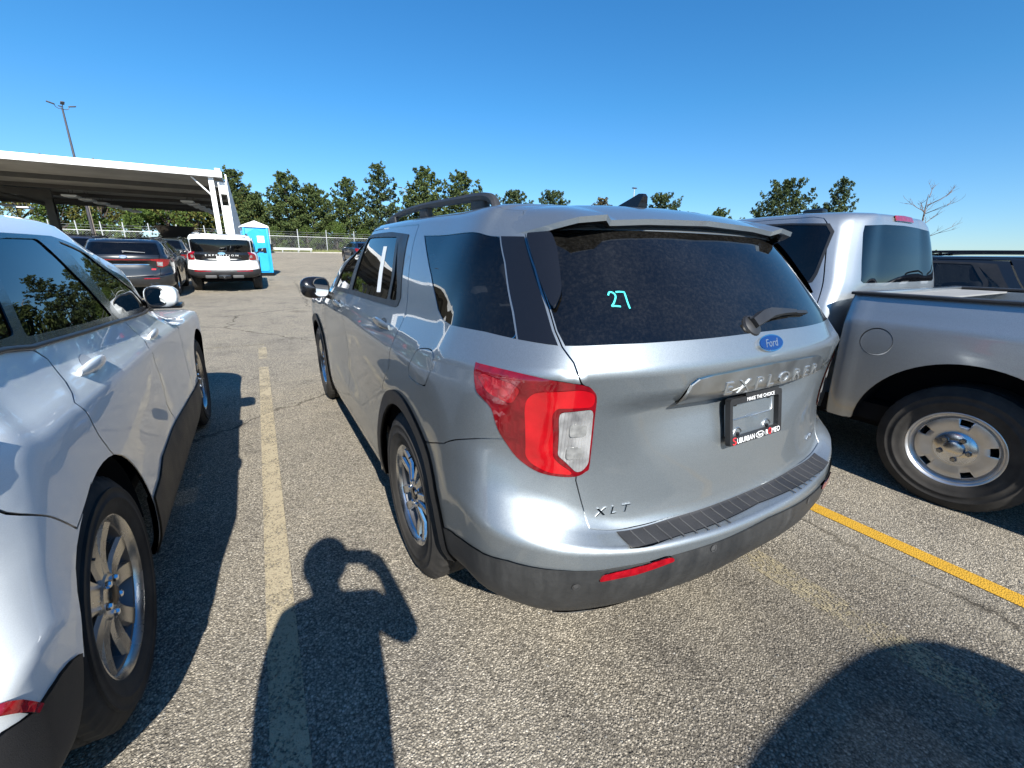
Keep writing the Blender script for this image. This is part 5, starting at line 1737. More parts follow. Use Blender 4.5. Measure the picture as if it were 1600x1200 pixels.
def build_ground():
    xs = np.concatenate([[-900, -300, -120, -60], np.arange(-40, 81, 4), [100, 140, 300, 900]])
    ys = np.concatenate([[-900, -300, -100, -40, -20], np.arange(-12, 58, 2), [58.6]])
    ground_sheet('parking_lot', xs, ys, asphalt_mat())
    g = NT('rough verge grass'); co = g.coord()
    n = g.noise(.5, 6, .65, co); n2 = g.noise(9, 4, .7, co)
    c = g.mix(n2.outputs[0], (.055, .085, .022), (.14, .15, .05))
    c = g.mix(g.ramp(n.outputs[0], [(.4, 0.0), (.7, .8)]), c, (.20, .17, .08))
    g.set(color=c, rough=.95, spec=.1)
    g.set(normal=g.bump(n2.outputs[0], .8, .15))
    ys2 = np.concatenate([[58.6, 60, 62], np.arange(64, 110, 6), [140, 200, 400, 1500]])
    xs2 = np.concatenate([[-1500, -300, -120, -60], np.arange(-40, 101, 5), [140, 300, 1500]])
    o = ground_sheet('grass_verge', xs2, ys2, g.m, .02)
    # kerb along the edge of the lot
    bm = bmesh.new(); add_box(bm, (20, 58.7, float(terr(0, 58.7)) + .05), (220, .18, .16), bevel=.02)
    k = bm_obj('kerb', bm, simple('concrete kerb', (.34, .32, .28), .9, vary=.2, scale=3), None, 30); k['kind'] = 'structure'
    # grass blades along the verge and weeds
    rnd = random.Random(4)
    V, F = [], []
    for i in range(9000):
        x = rnd.uniform(-3, 34); y = 58.9 + rnd.random() ** 1.6 * 9
        z = float(terr(x, y)); h = rnd.uniform(.12, .5); a = rnd.uniform(0, 6.28); w = rnd.uniform(.02, .05)
        dx, dy = math.cos(a) * w, math.sin(a) * w; b = rnd.uniform(-.15, .15)
        k = len(V); V += [(x - dx, y - dy, z), (x + dx, y + dy, z), (x + b, y + b, z + h)]; F.append((k, k + 1, k + 2))
    gm = simple('dry grass blades', (.16, .17, .055), .9, vary=.4, scale=.7)
    o = mesh_obj('tall_grass', V, F, gm, smooth=False); o['kind'] = 'stuff'
    # painted stall lines, a few millimetres above the asphalt
    def line(name, x0, x1, y0, y1, mat, shift=0.0):
        ys = np.linspace(y0, y1, max(2, int(abs(y1 - y0) / 1.0) + 1))
        V = []; F = []
        for i, y in enumerate(ys):
            z = float(terr(0, y)) + .004
            V += [(x0 + shift * y, y, z), (x1 + shift * y, y, z)]
            if i: F.append((2 * i - 2, 2 * i - 1, 2 * i + 1, 2 * i))
        o = mesh_obj(name, V, F, mat); o['kind'] = 'structure'
        return o
    cream = worn_paint('faded cream road paint', (.39, .325, .215), .50, (.35, .30, .21))
    yel = worn_paint('yellow road paint', (.50, .285, .030), .61, (.40, .225, .026))
    ghost = worn_paint('ghost of an old line', (.34, .285, .18), .40, (.28, .24, .16))
    line('stall_line', -1.622, -1.512, -4.6, 6.1, cream, .006)
    line('stall_line', 1.325, 1.432, -4.6, 3.6, yel)
    line('stall_line', 4.28, 4.39, -4.6, 3.6, yel)
    line('stall_line', -4.55, -4.44, -4.6, 3.6, cream)
    line('old_stall_line', .50, .66, -1.7, 2.0, ghost)
    # cross line at the head of the stalls
    V = [(-4.5, 6.32, float(terr(0, 6.32)) + .004), (-1.5, 6.30, float(terr(0, 6.3)) + .004), (-1.5, 6.37, float(terr(0, 6.37)) + .004), (-4.5, 6.39, float(terr(0, 6.39)) + .004)]
    o = mesh_obj('old_stall_line', V, [(0, 1, 2, 3)], ghost); o['kind'] = 'structure'
    # loose chips
    rnd = random.Random(11)
    V, F = [], []
    for i in range(2600):
        x = rnd.uniform(-2.2, 3.2); y = rnd.uniform(-2.3, 4.5)
        r = rnd.uniform(.0025, .0065); a = rnd.uniform(0, 6.28)
        k = len(V)
        for q in range(4):
            rr = r * rnd.uniform(.7, 1.3)
            V.append((x + rr * math.cos(a + q * 1.571), y + rr * math.sin(a + q * 1.571), .001))
        V.append((x, y, r * rnd.uniform(.7, 1.2)))
        F += [(k, k + 1, k + 4), (k + 1, k + 2, k + 4), (k + 2, k + 3, k + 4), (k + 3, k, k + 4)]
    o = mesh_obj('loose_gravel', V, F, simple('stone chips', (.20, .19, .17), .9, vary=.6, scale=40), smooth=False); o['kind'] = 'stuff'

# ---------------------------------------------------------------- trees
def leaf_mat(name, lo, mid, hi):
    t = NT(name)
    oi = t.n('ShaderNodeNewGeometry')
    n = t.noise(1.1, 4, .6, t.coord())
    k = t.math('ADD', t.math('MULTIPLY', oi.outputs['Random Per Island'], .55), t.math('MULTIPLY', n.outputs[0], .55))
    t.set(color=t.ramp(k, [(.15, lo), (.5, mid), (.85, hi)]), rough=.75, spec=.2)
    tl = t.n('ShaderNodeBsdfTranslucent'); t.l(t.b.inputs['Base Color'].links[0].from_socket, tl.inputs[0])
    ms = t.n('ShaderNodeMixShader'); ms.inputs[0].default_value = .18
    t.l(t.b.outputs[0], ms.inputs[1]); t.l(tl.outputs[0], ms.inputs[2]); t.l(ms.outputs[0], t.out.inputs[0])
    return t.m

def tuft(V, F, p, d, r, rnd, n=5):
    """spray of pointed blades round a twig end"""
    s, t = frame_of(d)
    d = d.normalized()
    for q in range(n):
        a = rnd.uniform(0, 6.283); e = rnd.uniform(-.35, 1.0)
        v = (s * math.cos(a) + t * math.sin(a)) * math.sqrt(max(0, 1 - e * e * .9)) + d * e
        v.normalize()
        w = v.cross(Vector((rnd.uniform(-1, 1), rnd.uniform(-1, 1), rnd.uniform(-1, 1))))
        w = w.normalized() * r * .36 if w.length > 1e-3 else s * r * .36
        L = r * rnd.uniform(.8, 1.35)
        k = len(V)
        V += [p - w * .35, p + v * L * .55 + w, p + v * L, p + v * L * .5 - w]
        F.append((k, k + 1, k + 2, k + 3))

def pine(name, h, rad0, seed, leafm, bark, crown0=.14, dens=1.0, spread=1.0, gap=.0, trunk_r=None):
    """irregular open pine: whorled limbs carrying upturned needle tufts"""
    rnd = random.Random(seed)
    root = empty(name)
    tr = trunk_r or h * .016
    lean = Vector((rnd.uniform(-.03, .03), rnd.uniform(-.03, .03), 0)) * h
    bm = bmesh.new()
    tp = [Vector((0, 0, -.2)), Vector((lean.x * .2, lean.y * .2, h * .3)), Vector((lean.x * .6, lean.y * .6, h * .65)), Vector((lean.x, lean.y, h * .97))]
    add_tube(bm, tp, [tr, tr * .8, tr * .45, tr * .1], 8)
    V, F = [], []
    z = h * crown0
    layer = 0
    while z < h * .98:
        f = (z / h - crown0) / (1 - crown0)
        env = rad0 * 1.46 * ((1 - f) ** .75 * .92 + .10) * (.62 + .38 * min(1, f * 5 + .35))
        nb = max(4, int(7 * (1 - f * .45)))
        a0 = rnd.uniform(0, 6.28)
        for b in range(nb):
            if rnd.random() < gap: continue
            a = a0 + b * 6.283 / nb + rnd.uniform(-.35, .35)
            L = env * rnd.uniform(.55, 1.18) * spread
            base = Vector((lean.x * z / h, lean.y * z / h, z + rnd.uniform(-.15, .15)))
            up = rnd.uniform(-.02, .22) + .25 * f
            pts = [base]
            dirv = Vector((math.cos(a), math.sin(a), up))
            for q in range(1, 5):
                tt = q / 4
                pts.append(base + Vector((math.cos(a), math.sin(a), 0)) * L * tt + Vector((0, 0, L * (up * tt - .10 * math.sin(tt * 3.1) + .16 * tt * tt))))
            add_tube(bm, pts, [max(.012, tr * .28 * (1 - f * .6)) * (1 - .2 * q) for q in range(5)], 5, cap=False)
            nt = int(L * 9.5 * dens) + 3
            for q in range(nt):
                tt = 1 - rnd.random() ** 1.5 * .75
                i = min(3, int(tt * 4)); u = tt * 4 - i
                c = pts[i].lerp(pts[i + 1], u)
                wdt = L * .27 * (1.15 - tt * .6)
                c = c + Vector((-math.sin(a), math.cos(a), 0)) * rnd.uniform(-1, 1) * wdt + Vector((0, 0, rnd.uniform(-.10, .26) * (.6 + .2 * L)))
                dd = Vector((math.cos(a) * .6 + rnd.uniform(-.4, .4), math.sin(a) * .6 + rnd.uniform(-.4, .4), .75))
                tuft(V, F, c, dd, rnd.uniform(.16, .30) * (.8 + .02 * h), rnd, 6)
        z += rnd.uniform(.30, .48) * (1.0 + .25 * (1 - f)) * (h / 11)
        layer += 1
    for q in range(int(20 * dens)):
        tuft(V, F, tp[-1] + Vector((rnd.uniform(-.2, .2), rnd.uniform(-.2, .2), rnd.uniform(-.8, .25))), Vector((0, 0, 1)), .26, rnd, 6)
    bm_obj('trunk', bm, bark, root, 60)
    mesh_obj('crown', V, F, leafm, root, smooth=False)
    return root

def broad(name, h, rx, seed, leafm, bark, n=1700, base=.1):
    """broad-leaved tree or shrub: limbs ending in leaf clumps"""
    rnd = random.Random(seed)
    root = empty(name)
    bm = bmesh.new(); V, F = [], []
    tr = h * .018
    add_tube(bm, [(0, 0, -.2), (0, 0, h * .4), (rnd.uniform(-.3, .3), 0, h * .8)], [tr, tr * .8, tr * .2], 7)
    cl = []
    for q in range(26):
        a = rnd.uniform(0, 6.28); e = rnd.uniform(base, 1.0)
        rr = rx * math.sqrt(max(.05, 1 - ((e - .45) / .6) ** 2)) * rnd.uniform(.35, 1.0)
        c = Vector((rr * math.cos(a), rr * math.sin(a), h * e * .95))
        cl.append((c, rnd.uniform(.22, .42) * rx))
        add_tube(bm, [(0, 0, h * e * .5), c * .6 + Vector((0, 0, h * e * .25)), c], [tr * .4, tr * .25, tr * .08], 5, cap=False)
    for q in range(n):
        c, r = cl[rnd.randrange(len(cl))]
        d = Vector((rnd.gauss(0, 1), rnd.gauss(0, 1), rnd.gauss(0, .8))).normalized()
        p = c + d * r * rnd.random() ** .4
        tuft(V, F, p, d + Vector((0, 0, .4)), rnd.uniform(.14, .26), rnd, 4)
    bm_obj('trunk', bm, bark, root, 60)
    mesh_obj('crown', V, F, leafm, root, smooth=False)
    return root

def bare_tree(name, h, seed, bark):
    rnd = random.Random(seed)
    root = empty(name)
    bm = bmesh.new(); bt = bmesh.new()
    add_tube(bm, [(0, 0, -.2), (.1, 0, h * .35), (.25, .1, h * .7), (.5, .1, h)], [h * .016, h * .013, h * .009, .02], 8)
    def limb(p, d, L, r, depth):
        pts = [p]
        for q in range(3):
            d = (d + Vector((rnd.uniform(-.3, .3), rnd.uniform(-.3, .3), rnd.uniform(-.05, .22)))).normalized()
            pts.append(pts[-1] + d * L / 3)
        add_tube(bt, pts, [r, r * .8, r * .6, r * .35], 5, cap=False)
        if depth:
            for q in range(3):
                k = rnd.choice([1, 2, 3, 3])
                limb(pts[k], (d + Vector((rnd.uniform(-.9, .9), rnd.uniform(-.9, .9), rnd.uniform(-.2, .5)))).normalized(), L * rnd.uniform(.4, .62), r * .55, depth - 1)
    for q in range(11):
        e = rnd.uniform(.42, .98)
        a = rnd.uniform(0, 6.28)
        limb(Vector((.3 * e, .05, h * e)), Vector((math.cos(a), math.sin(a), rnd.uniform(.1, .7))).normalized(), h * .30 * (1.15 - e * .5), h * .0055, 2)
    bm_obj('trunk', bm, bark, root, 60)
    bm_obj('branches', bt, bark, root, 60)
    return root

def put(root, x, y, s=1.0, rz=0.0, dz=0.0):
    root.location = (x, y, float(terr(x, y)) + dz)
    root.rotation_euler = (0, 0, rz)
    root.scale = (s, s, s)
    return root

def build_trees():
    bark = simple('pine bark', (.065, .050, .040), .95, vary=.3, scale=14, bump=.5, bscale=30)
    L1 = leaf_mat('pine needles', (.016, .030, .010), (.056, .084, .026), (.125, .150, .048))
    L2 = leaf_mat('dark pine needles', (.014, .027, .011), (.046, .070, .026), (.105, .130, .050))
    L3 = leaf_mat('yellowing leaves', (.030, .034, .010), (.085, .090, .022), (.17, .15, .040))
    L4 = leaf_mat('brown pine needles', (.045, .034, .016), (.105, .085, .040), (.16, .14, .07))
    L5 = leaf_mat('fresh leaves', (.020, .040, .008), (.065, .105, .020), (.13, .18, .045))
    P = []
    # prototypes (height, crown radius): tall tiered, broad, slim, flat-topped, small
    protos = [pine('pine_tree', 10.0, 3.0, 21, L1, bark, .10, 1.15),
              pine('pine_tree', 9.0, 3.5, 5, L1, bark, .08, 1.15),
              pine('pine_tree', 11.5, 2.9, 33, L2, bark, .12, 1.0, gap=.12),
              pine('pine_tree', 11.0, 3.6, 47, L1, bark, .12, 1.1),
              pine('pine_tree', 10.5, 4.2, 58, L2, bark, .22, 1.1, spread=1.05)]
    used = [False] * len(protos)
    def plant(k, x, y, h, label, rz=0.0, group='pines behind the fence', sx=1.0):
        o = protos[k] if not used[k] else copy_tree(protos[k])
        used[k] = True
        h0 = [10.0, 9.0, 11.5, 11.0, 10.5][k]
        top = float(terr(x, y))
        put(o, x, y, h / h0, rz)
        o.scale = (h / h0 * sx, h / h0 * sx, h / h0)
        tag(o, label, 'tree', group)
        return o
    plant(0, -2.3, 68, 9.9, 'pine rising beside the white end wall of the canopy', .4)
    plant(1, -.5, 71, 7.6, 'shorter pine right of the canopy end wall', 1.4)
    plant(0, 3.4, 68, 10.1, 'tall pine standing left of its round companion, right of the canopy gap', 2.1)
    plant(1, 6.6, 67.5, 8.7, 'round dense pine right beside a taller one near the canopy', .3)
    plant(3, 11.2, 67, 9.9, 'dense pine just left of a tall open pine, over the distant dark car', 1.0, sx=.95)
    plant(2, 15.6, 66, 12.0, 'tallest open pine with bare-looking gaps near its top', .8)
    plant(0, 21.6, 64.5, 12.0, 'pointed pine above the front of the roof rail', 3.3)
    plant(3, 26.6, 62.2, 11.6, 'broad pine above the middle of the roof rail', 2.2, sx=1.0)
    plant(4, 33.7, 58.7, 9.2, 'small pine top showing just past the rear end of the roof rail', .5)
    plant(4, 38.8, 55.5, 9.4, 'wide pine top above the middle of the silver roof', 2.5, sx=.85)
    plant(4, 50.5, 45.0, 9.1, 'wide low pine top right of the roof aerial', 4.0, sx=.95)
    plant(1, 55.6, 39.0, 7.2, 'small pine top left of the pickup roof', 1.0, sx=.8)
    plant(4, 59.6, 32.6, 10.6, 'big spreading pine above the pickup roof', 1.3, sx=.86)
    plant(2, 62.0, 27.3, 10.4, 'open pine above the rear edge of the pickup roof', 2.0, sx=.80)
    b = pine('pine_tree', 8.6, 2.4, 71, L4, bark, .2, .8, gap=.2); put(b, 44.6, 51, 1.0); tag(b, 'browning pine top just left of the roof aerial', 'tree', 'pines behind the fence')
    # mixed trees behind the canopy
    rnd = random.Random(8)
    q1 = broad('leafy_tree', 7.5, 3.4, 3, L3, bark, 1900)
    q2 = broad('leafy_tree', 6.6, 3.2, 9, L5, bark, 1700)
    spots = [(-22.5, 67, 1.0, 0), (-19.2, 66, .92, 1), (-16.0, 68, 1.08, 0), (-12.8, 66, 1.0, 1), (-9.8, 67, 1.1, 0), (-6.8, 66, 1.05, 1), (-4.2, 69, 1.05, 0), (-26.0, 68, .8, 1), (-14.2, 71, 1.15, 0), (-8.0, 71, 1.15, 1)]
    first = [True, True]
    words = ['leftmost leafy tree seen under the canopy', 'second leafy tree from the left under the canopy', 'yellowish tree behind the dark roof column', 'green tree behind the tan pole under the canopy', 'yellowing tree in the middle under the canopy', 'green tree between the two rows of canopy lights', 'yellowing tree behind the white canopy post', 'low tree at the far left edge under the canopy', 'taller tree behind the others, left under the canopy', 'taller tree behind the others, right under the canopy']
    for (x, y, s, k), wd in zip(spots, words):
        src = (q1, q2)[k]
        o = src if first[k] else copy_tree(src)
        first[k] = False
        put(o, x, y, s, rnd.uniform(0, 6)); tag(o, wd, 'tree', 'leafy trees behind the canopy')
    for (x, y, s), wd in zip([(1.2, 63.5, .42), (5.2, 64.5, .48), (8.8, 63.8, .60), (12.6, 64.5, .50)], ['low shrub by the fence next to the blue toilet cabin', 'low shrub under the round pine', 'fresh green shrub in the dip between the pines', 'green shrub under the tallest pine']):
        o = copy_tree(q2); put(o, x, y, s, x); tag(o, wd, 'shrub', 'shrubs along the fence')
    # undergrowth and far trees that close the view under the crowns: one mass
    V, F = [], []
    rnd = random.Random(77)
    for i in range(15000):
        if i < 9000: x = rnd.uniform(-45, 45); y = 71.5 + rnd.random() * 5 - max(0, x - 12) * .32
        else: x = rnd.uniform(28, 72); y = 66 - (x - 28) * 1.05 + rnd.random() * 6
        top = 1.9 + .9 * math.sin(x * .55) + .8 * math.sin(x * 1.7 + 1)
        z = float(terr(x, y)) + rnd.random() ** 1.1 * max(1.2, top)
        tuft(V, F, Vector((x, y, z)), Vector((rnd.uniform(-.4, .4), -.5, .8)), rnd.uniform(.28, .5), rnd, 4)
    o = mesh_obj('undergrowth', V, F, L1, smooth=False); o['kind'] = 'stuff'
    t = bare_tree('bare_tree', 7.6, 6, simple('dead wood', (.13, .09, .075), .95, vary=.2)); put(t, 64.9, 19.6, 1.12, .6); tag(t, 'leafless tree with a crooked trunk behind the pickup', 'tree')

# ---------------------------------------------------------------- canopy, fence, street furniture
def build_canopy():
    white = simple('white painted steel', (.80, .80, .79), .45, vary=.05, scale=1.5)
    deck = simple('grey roof deck', (.36, .35, .32), .8, vary=.25, scale=.6)
    steel = simple('dark steel beam', (.085, .082, .075), .7, vary=.25, scale=2)
    root = empty('canopy', (-2.4, 23.3, float(terr(0, 23.3))))
    tag(root, 'long white-edged open steel canopy on posts at the left', 'canopy')
    ox, oy, oz = root.location
    def L(v): return (v[0] - ox, v[1] - oy, v[2] - oz)
    X0, X1, Y0, Y1, Z = -46.0, -2.25, 23.3, 41.5, 4.76
    # corrugated deck: trapezoid ribs running along x
    bm = bmesh.new()
    prof = []
    y = Y0 + .1
    while y < Y1:
        prof += [(y, Z + .10), (y + .05, Z), (y + .19, Z), (y + .24, Z + .10)]
        y += .305
    a = [bm.verts.new(L((X0, p, z))) for p, z in prof]; b = [bm.verts.new(L((X1, p, z))) for p, z in prof]
    for k in range(len(prof) - 1):
        bm.faces.new((a[k], a[k + 1], b[k + 1], b[k]))
    bm_obj('roof_deck', bm, deck, root, 30)
    bm = bmesh.new(); add_box(bm, L(((X0 + X1) / 2, (Y0 + Y1) / 2, Z + .19)), (X1 - X0, Y1 - Y0, .10)); bm_obj('roof_slab', bm, white, root, 30)
    bm = bmesh.new(); add_box(bm, L(((X0 + X1) / 2, Y0 - .03, Z + .135)), (X1 - X0 + .1, .10, .27), bevel=.02); bm_obj('fascia', bm, white, root, 30)
    bm = bmesh.new(); add_box(bm, L(((X0 + X1) / 2, Y0 - .10, Z + .03)), (X1 - X0 + .1, .05, .07), bevel=.015); bm_obj('gutter', bm, white, root, 30)
    bm = bmesh.new(); add_box(bm, L((X1 - .1, Y0 + .05, Z + .31)), (.22, .16, .14), bevel=.03); bm_obj('fascia_cap', bm, white, root, 30)
    for k in range(14):
        bm = bmesh.new(); add_box(bm, L((X1 - 1.2 - k * 1.55, Y0 + .05, Z + .30)), (.05, .05, .05)); bm_obj('gutter_bolt', bm, steel, root, 30)
    # beams under the deck
    for k, yb in enumerate((27.0, 31.0, 35.0, 39.0)):
        bm = bmesh.new(); add_box(bm, L(((X0 + X1) / 2, yb, Z - .10)), (X1 - X0 - .3, .14, .20)); bm_obj('roof_beam', bm, steel, root, 30)
    bm = bmesh.new(); add_box(bm, L(((X0 + X1) / 2, Y1 - .06, Z - .06)), (X1 - X0, .12, .34)); bm_obj('rear_fascia', bm, steel, root, 30)
    # big interior column with a haunched beam
    bm = bmesh.new()
    zb = float(terr(0, 33))
    add_box(bm, L((-10.75, 33, (zb + 4.2) / 2)), (.34, .40, 4.2 - zb))
    bm_obj('column', bm, steel, root, 30)
    bm = bmesh.new()
    add_prism(bm, [(-10.58, 3.4), (-10.58, 4.68), (-14.5, 4.68), (-14.5, 4.45), (-12.0, 4.35), (-10.92, 4.05)], 32.9, 33.1, lambda a, b, h: L((a, h, b)))
    bm_obj('haunch', bm, steel, root, 30)
    bm = bmesh.new(); add_tube(bm, [L((-13.8, 26.0, 4.66)), L((-10.9, 33.0, 3.9))], .10, 6); bm_obj('brace', bm, steel, root, 40)
    # right hand end: post, channel column and panelled end wall
    zg = float(terr(0, 23.5))
    bm = bmesh.new(); add_box(bm, L((-2.66, 23.45, (zg + 4.76) / 2)), (.20, .16, 4.76 - zg), bevel=.01); bm_obj('post', bm, white, root, 30)
    bm = bmesh.new(); add_tube(bm, [L((-3.4, 23.5, 4.74)), L((-2.72, 23.5, 4.0))], .035, 6); bm_obj('brace', bm, white, root, 40)
    bm = bmesh.new()
    add_box(bm, L((-2.09, 23.62, (zg + 4.70) / 2)), (.05, .36, 4.70 - zg)); add_box(bm, L((-2.40, 23.62, (zg + 4.6) / 2)), (.05, .36, 4.6 - zg))
    bm_obj('column', bm, white, root, 30)
    zs = [zg, 1.9, 2.35, 3.6, 4.1, 4.6]
    for k in (0, 2, 4):
        bm = bmesh.new(); add_box(bm, L((-2.245, 23.60, (zs[k] + zs[k + 1]) / 2)), (.262, .04, zs[k + 1] - zs[k])); bm_obj('column_web', bm, white, root, 30)
    bm = bmesh.new(); add_box(bm, L((-2.45, 23.75, 4.52)), (.42, .20, .26), bevel=.03); bm_obj('junction_box', bm, simple('grey box', (.45, .45, .45), .5), root, 30)
    n = 12
    for k in range(n):
        ya = 23.82 + k * 1.9; yb = ya + 1.86
        za, zb2 = float(terr(0, ya)) - .1, float(terr(0, yb)) - .1
        ta, tb = 4.98 - (ya - 23.8) * .045, 4.98 - (yb - 23.8) * .045
        bm = bmesh.new()
        add_prism(bm, [(ya, za), (yb, zb2), (yb, tb), (ya, ta)], -2.115, -2.055, lambda a, b, h: L((h, a, b)))
        bm_obj('wall_panel', bm, white, root, 30)
    # strip lights, hanging in rows
    lm = simple('white light fixture', (.85, .86, .84), .5, vary=.03)
    for (x0, y0, x1, y1, n, rown) in ((-9.55, 32.0, -8.5, 45.0, 6, 'middle'), (-4.35, 31.2, -3.4, 44.0, 7, 'right'), (-16.0, 36.0, -14.8, 46.0, 5, 'left')):
        for k in range(n):
            t = k / (n - 1)
            c = (x0 + (x1 - x0) * t, y0 + (y1 - y0) * t * .72, 4.32)
            f = empty('strip_light', c)
            tag(f, '%s white strip light from the front in the %s row under the canopy' % (('first', 'second', 'third', 'fourth', 'fifth', 'sixth', 'seventh')[k], rown), 'light', 'strip lights under the canopy')
            bm = bmesh.new(); add_box(bm, (0, 0, 0), (.62, .95, .09), bevel=.03); bm_obj('housing', bm, lm, f, 30)
            bm = bmesh.new(); add_box(bm, (0, 0, -.055), (.50, .85, .025), bevel=.01); bm_obj('diffuser', bm, lm, f, 30)
            for sy in (-.35, .35):
                bm = bmesh.new(); add_tube(bm, [(0, sy, .04), (0, sy, .46)], .012, 5); bm_obj('hanger', bm, steel, f, 40)
    # plain tan pole behind
    o = empty('pole', (-13.0, 50, float(terr(0, 50))))
    bm = bmesh.new(); add_tube(bm, [(0, 0, 0), (0, 0, 6.5)], [.12, .09], 10); m = simple('tan pole', (.33, .27, .20), .7); bm_obj('shaft', bm, m, o, 40)
    bm = bmesh.new(); add_lathe(bm, [(.2, 0), (.2, .05), (.13, .09)], 12, 'z'); bm_obj('base', bm, m, o, 40)
    tag(o, 'plain tan pole standing behind the canopy', 'pole')

def build_furniture():
    dark = simple('dark lamp metal', (.045, .042, .05), .5, vary=.15)
    galv = simple('galvanised steel', (.46, .47, .47), .45, .55, vary=.12)
    # tall mast with four floodlights
    o = empty('lamp_post', (-11.95, 45, float(terr(0, 45))))
    tag(o, 'tall dark light mast with floodlights above the canopy', 'lamp post')
    H = 11.3 - float(terr(0, 45))
    bm = bmesh.new(); add_tube(bm, [(0, 0, 0), (0, 0, H)], [.11, .055], 10); bm_obj('mast', bm, dark, o, 40)
    for a in (0, 90, 180, 270):
        ca, sa = math.cos(rad(a + 20)), math.sin(rad(a + 20))
        bm = bmesh.new(); add_tube(bm, [(0, 0, H - .05), (ca * .22, sa * .22, H - .03), (ca * .34, sa * .34, H + .04), (ca * .38, sa * .38, H + .22)], .022, 6); arm = bm_obj('arm', bm, dark, o, 40)
        m = Matrix.Rotation(rad(a + 20), 3, 'Z') @ Matrix.Rotation(rad(-14), 3, 'Y')
        bm = bmesh.new(); add_box(bm, Vector((ca * .56, sa * .56, H + .24)), (.42, .22, .06), m, .02); bm_obj('floodlight', bm, dark, o, 30)
    # distant street lamps
    for (x, y, z, lab) in ((22.4, 74.6, 12.3, 'distant street lamp with curved arm between two pines'), (40.7, 40.8, 9.9, 'thin distant lamp mast right behind the roof aerial')):
        zb = float(terr(x, y))
        o = empty('street_lamp', (x, y, zb)); tag(o, lab, 'street lamp')
        bm = bmesh.new()
        if y > 60: add_tube(bm, [(0, 0, 0), (0, 0, z - zb - 1.6), (-.3, 0, z - zb - .7), (-1.0, .1, z - zb)], [.10, .08, .06, .04], 8)
        else: add_tube(bm, [(0, 0, 0), (0, 0, z - zb)], [.10, .05], 8)
        bm_obj('mast', bm, galv, o, 40)
        bm = bmesh.new(); add_box(bm, (-1.2 if y > 60 else 0, .1 if y > 60 else 0, z - zb + .02), (.6, .3, .12), bevel=.03); bm_obj('lamp_head', bm, dark, o, 30)
    # chain link fence
    f = empty('fence', (0, 60.5, float(terr(0, 60.5))))
    tag(f, 'tall chain link fence running in front of the trees', 'fence')
    oz = f.location.z
    xs = [-20.6, -18.6, -16.57, -14.68, -12.94, -10.79, -8.4, -5.79, -2.6, .6, 3.7, 7.0, 10.4, 13.8, 17.2, 20.6, 24.0, 27.4]
    for x in xs:
        bm = bmesh.new()
        rr = random.Random(int(x * 10)); lx = rr.uniform(-.06, .06)
        add_tube(bm, [(x, 0, 0), (x + lx, 0, 2.75)], .055, 7); bm_obj('post', bm, galv, f, 40)
    bm = bmesh.new(); add_tube(bm, [(xs[0], 0, 1.85), (xs[-1], 0, 1.9)], .04, 6); bm_obj('top_rail', bm, galv, f, 40)
    for z in (2.15, 2.4):
        bm = bmesh.new(); add_tube(bm, [(xs[0], 0, z), (xs[-1], 0, z + .02)], .009, 4); bm_obj('wire', bm, galv, f, 40)
    bm = bmesh.new()
    x = xs[0]
    while x < xs[-1]:
        for s in (-1, 1):
            add_tube(bm, [(x, 0, .05), (x + s * 1.8, 0, 1.85)], .005, 3, cap=False)
        x += .22
    mesh = bm_obj('wire_mesh', bm, galv, f, 40); mesh['kind'] = 'stuff'
    # guard rail
    g = empty('guard_rail', (2.6, 58.3, float(terr(0, 58.3)))); tag(g, 'low grey guard rail at the far edge of the lot', 'guard rail')
    bm = bmesh.new()
    sec = [(-.02, .30), (.03, .36), (-.02, .42), (.03, .48), (-.02, .55), (-.05, .55), (-.0, .48), (-.05, .42), (0, .36), (-.05, .30)]
    add_sweep(bm, [Vector((-2.9, 0, 0)), Vector((2.35, 0, 0))], [(-a, b) for a, b in sec], [(Vector((0, 1, 0)), Vector((0, 0, 1)))] * 2)
    bm_obj('rail', bm, simple('white grey rail', (.62, .62, .60), .5, vary=.1), g, 30)
    for x in (-2.6, -.9, .8, 2.2):
        bm = bmesh.new(); add_box(bm, (x, .09, .26), (.10, .12, .56), bevel=.01); bm_obj('post', bm, galv, g, 30)
    # portable toilet
    t = empty('portable_toilet', (-1.28, 22.2, float(terr(0, 22.2))), rad(6)); tag(t, 'blue portable toilet with white roof behind the white car', 'portable toilet')
    blue = simple('blue plastic', (.012, .30, .62), .45, vary=.08, scale=2)
    dk = simple('dark blue seam', (.01, .16, .36), .5)
    wh = simple('white plastic', (.78, .78, .77), .5, vary=.04)
    W, D, Hh = .98, 1.1, 2.0
    bm = bmesh.new(); add_box(bm, (0, 0, Hh / 2 + .12), (W, D, Hh), bevel=.04); bm_obj('cabin', bm, blue, t, 40)
    for s in (-1, 1):
        for k in (-1, 0, 1):
            bm = bmesh.new(); add_box(bm, (s * (W / 2 + .008), k * .34, 1.1), (.02, .20, 1.7), bevel=.008); bm_obj('side_panel', bm, blue, t, 40)
        bm = bmesh.new(); add_box(bm, (s * (W / 2 - .03), -D / 2 - .02, 1.1), (.09, .07, 1.95), bevel=.02); bm_obj('corner_post', bm, blue, t, 40)
    bm = bmesh.new(); add_prism(bm, round_poly([(-.36, .2), (.36, .2), (.36, 1.85), (.0, 2.06), (-.36, 1.85)], .10), 0, .035, lambda a, b, h: (a, -D / 2 - h, b)); dr = bm_obj('door', bm, blue, t, 40)
    bm = bmesh.new(); add_prism(bm, [(.02, 1.45), (.30, 1.45), (.30, 1.74), (.02, 1.74)], .0355, .042, lambda a, b, h: (a, -D / 2 - h, b)); bm_obj('notice', bm, wh, dr, 30)
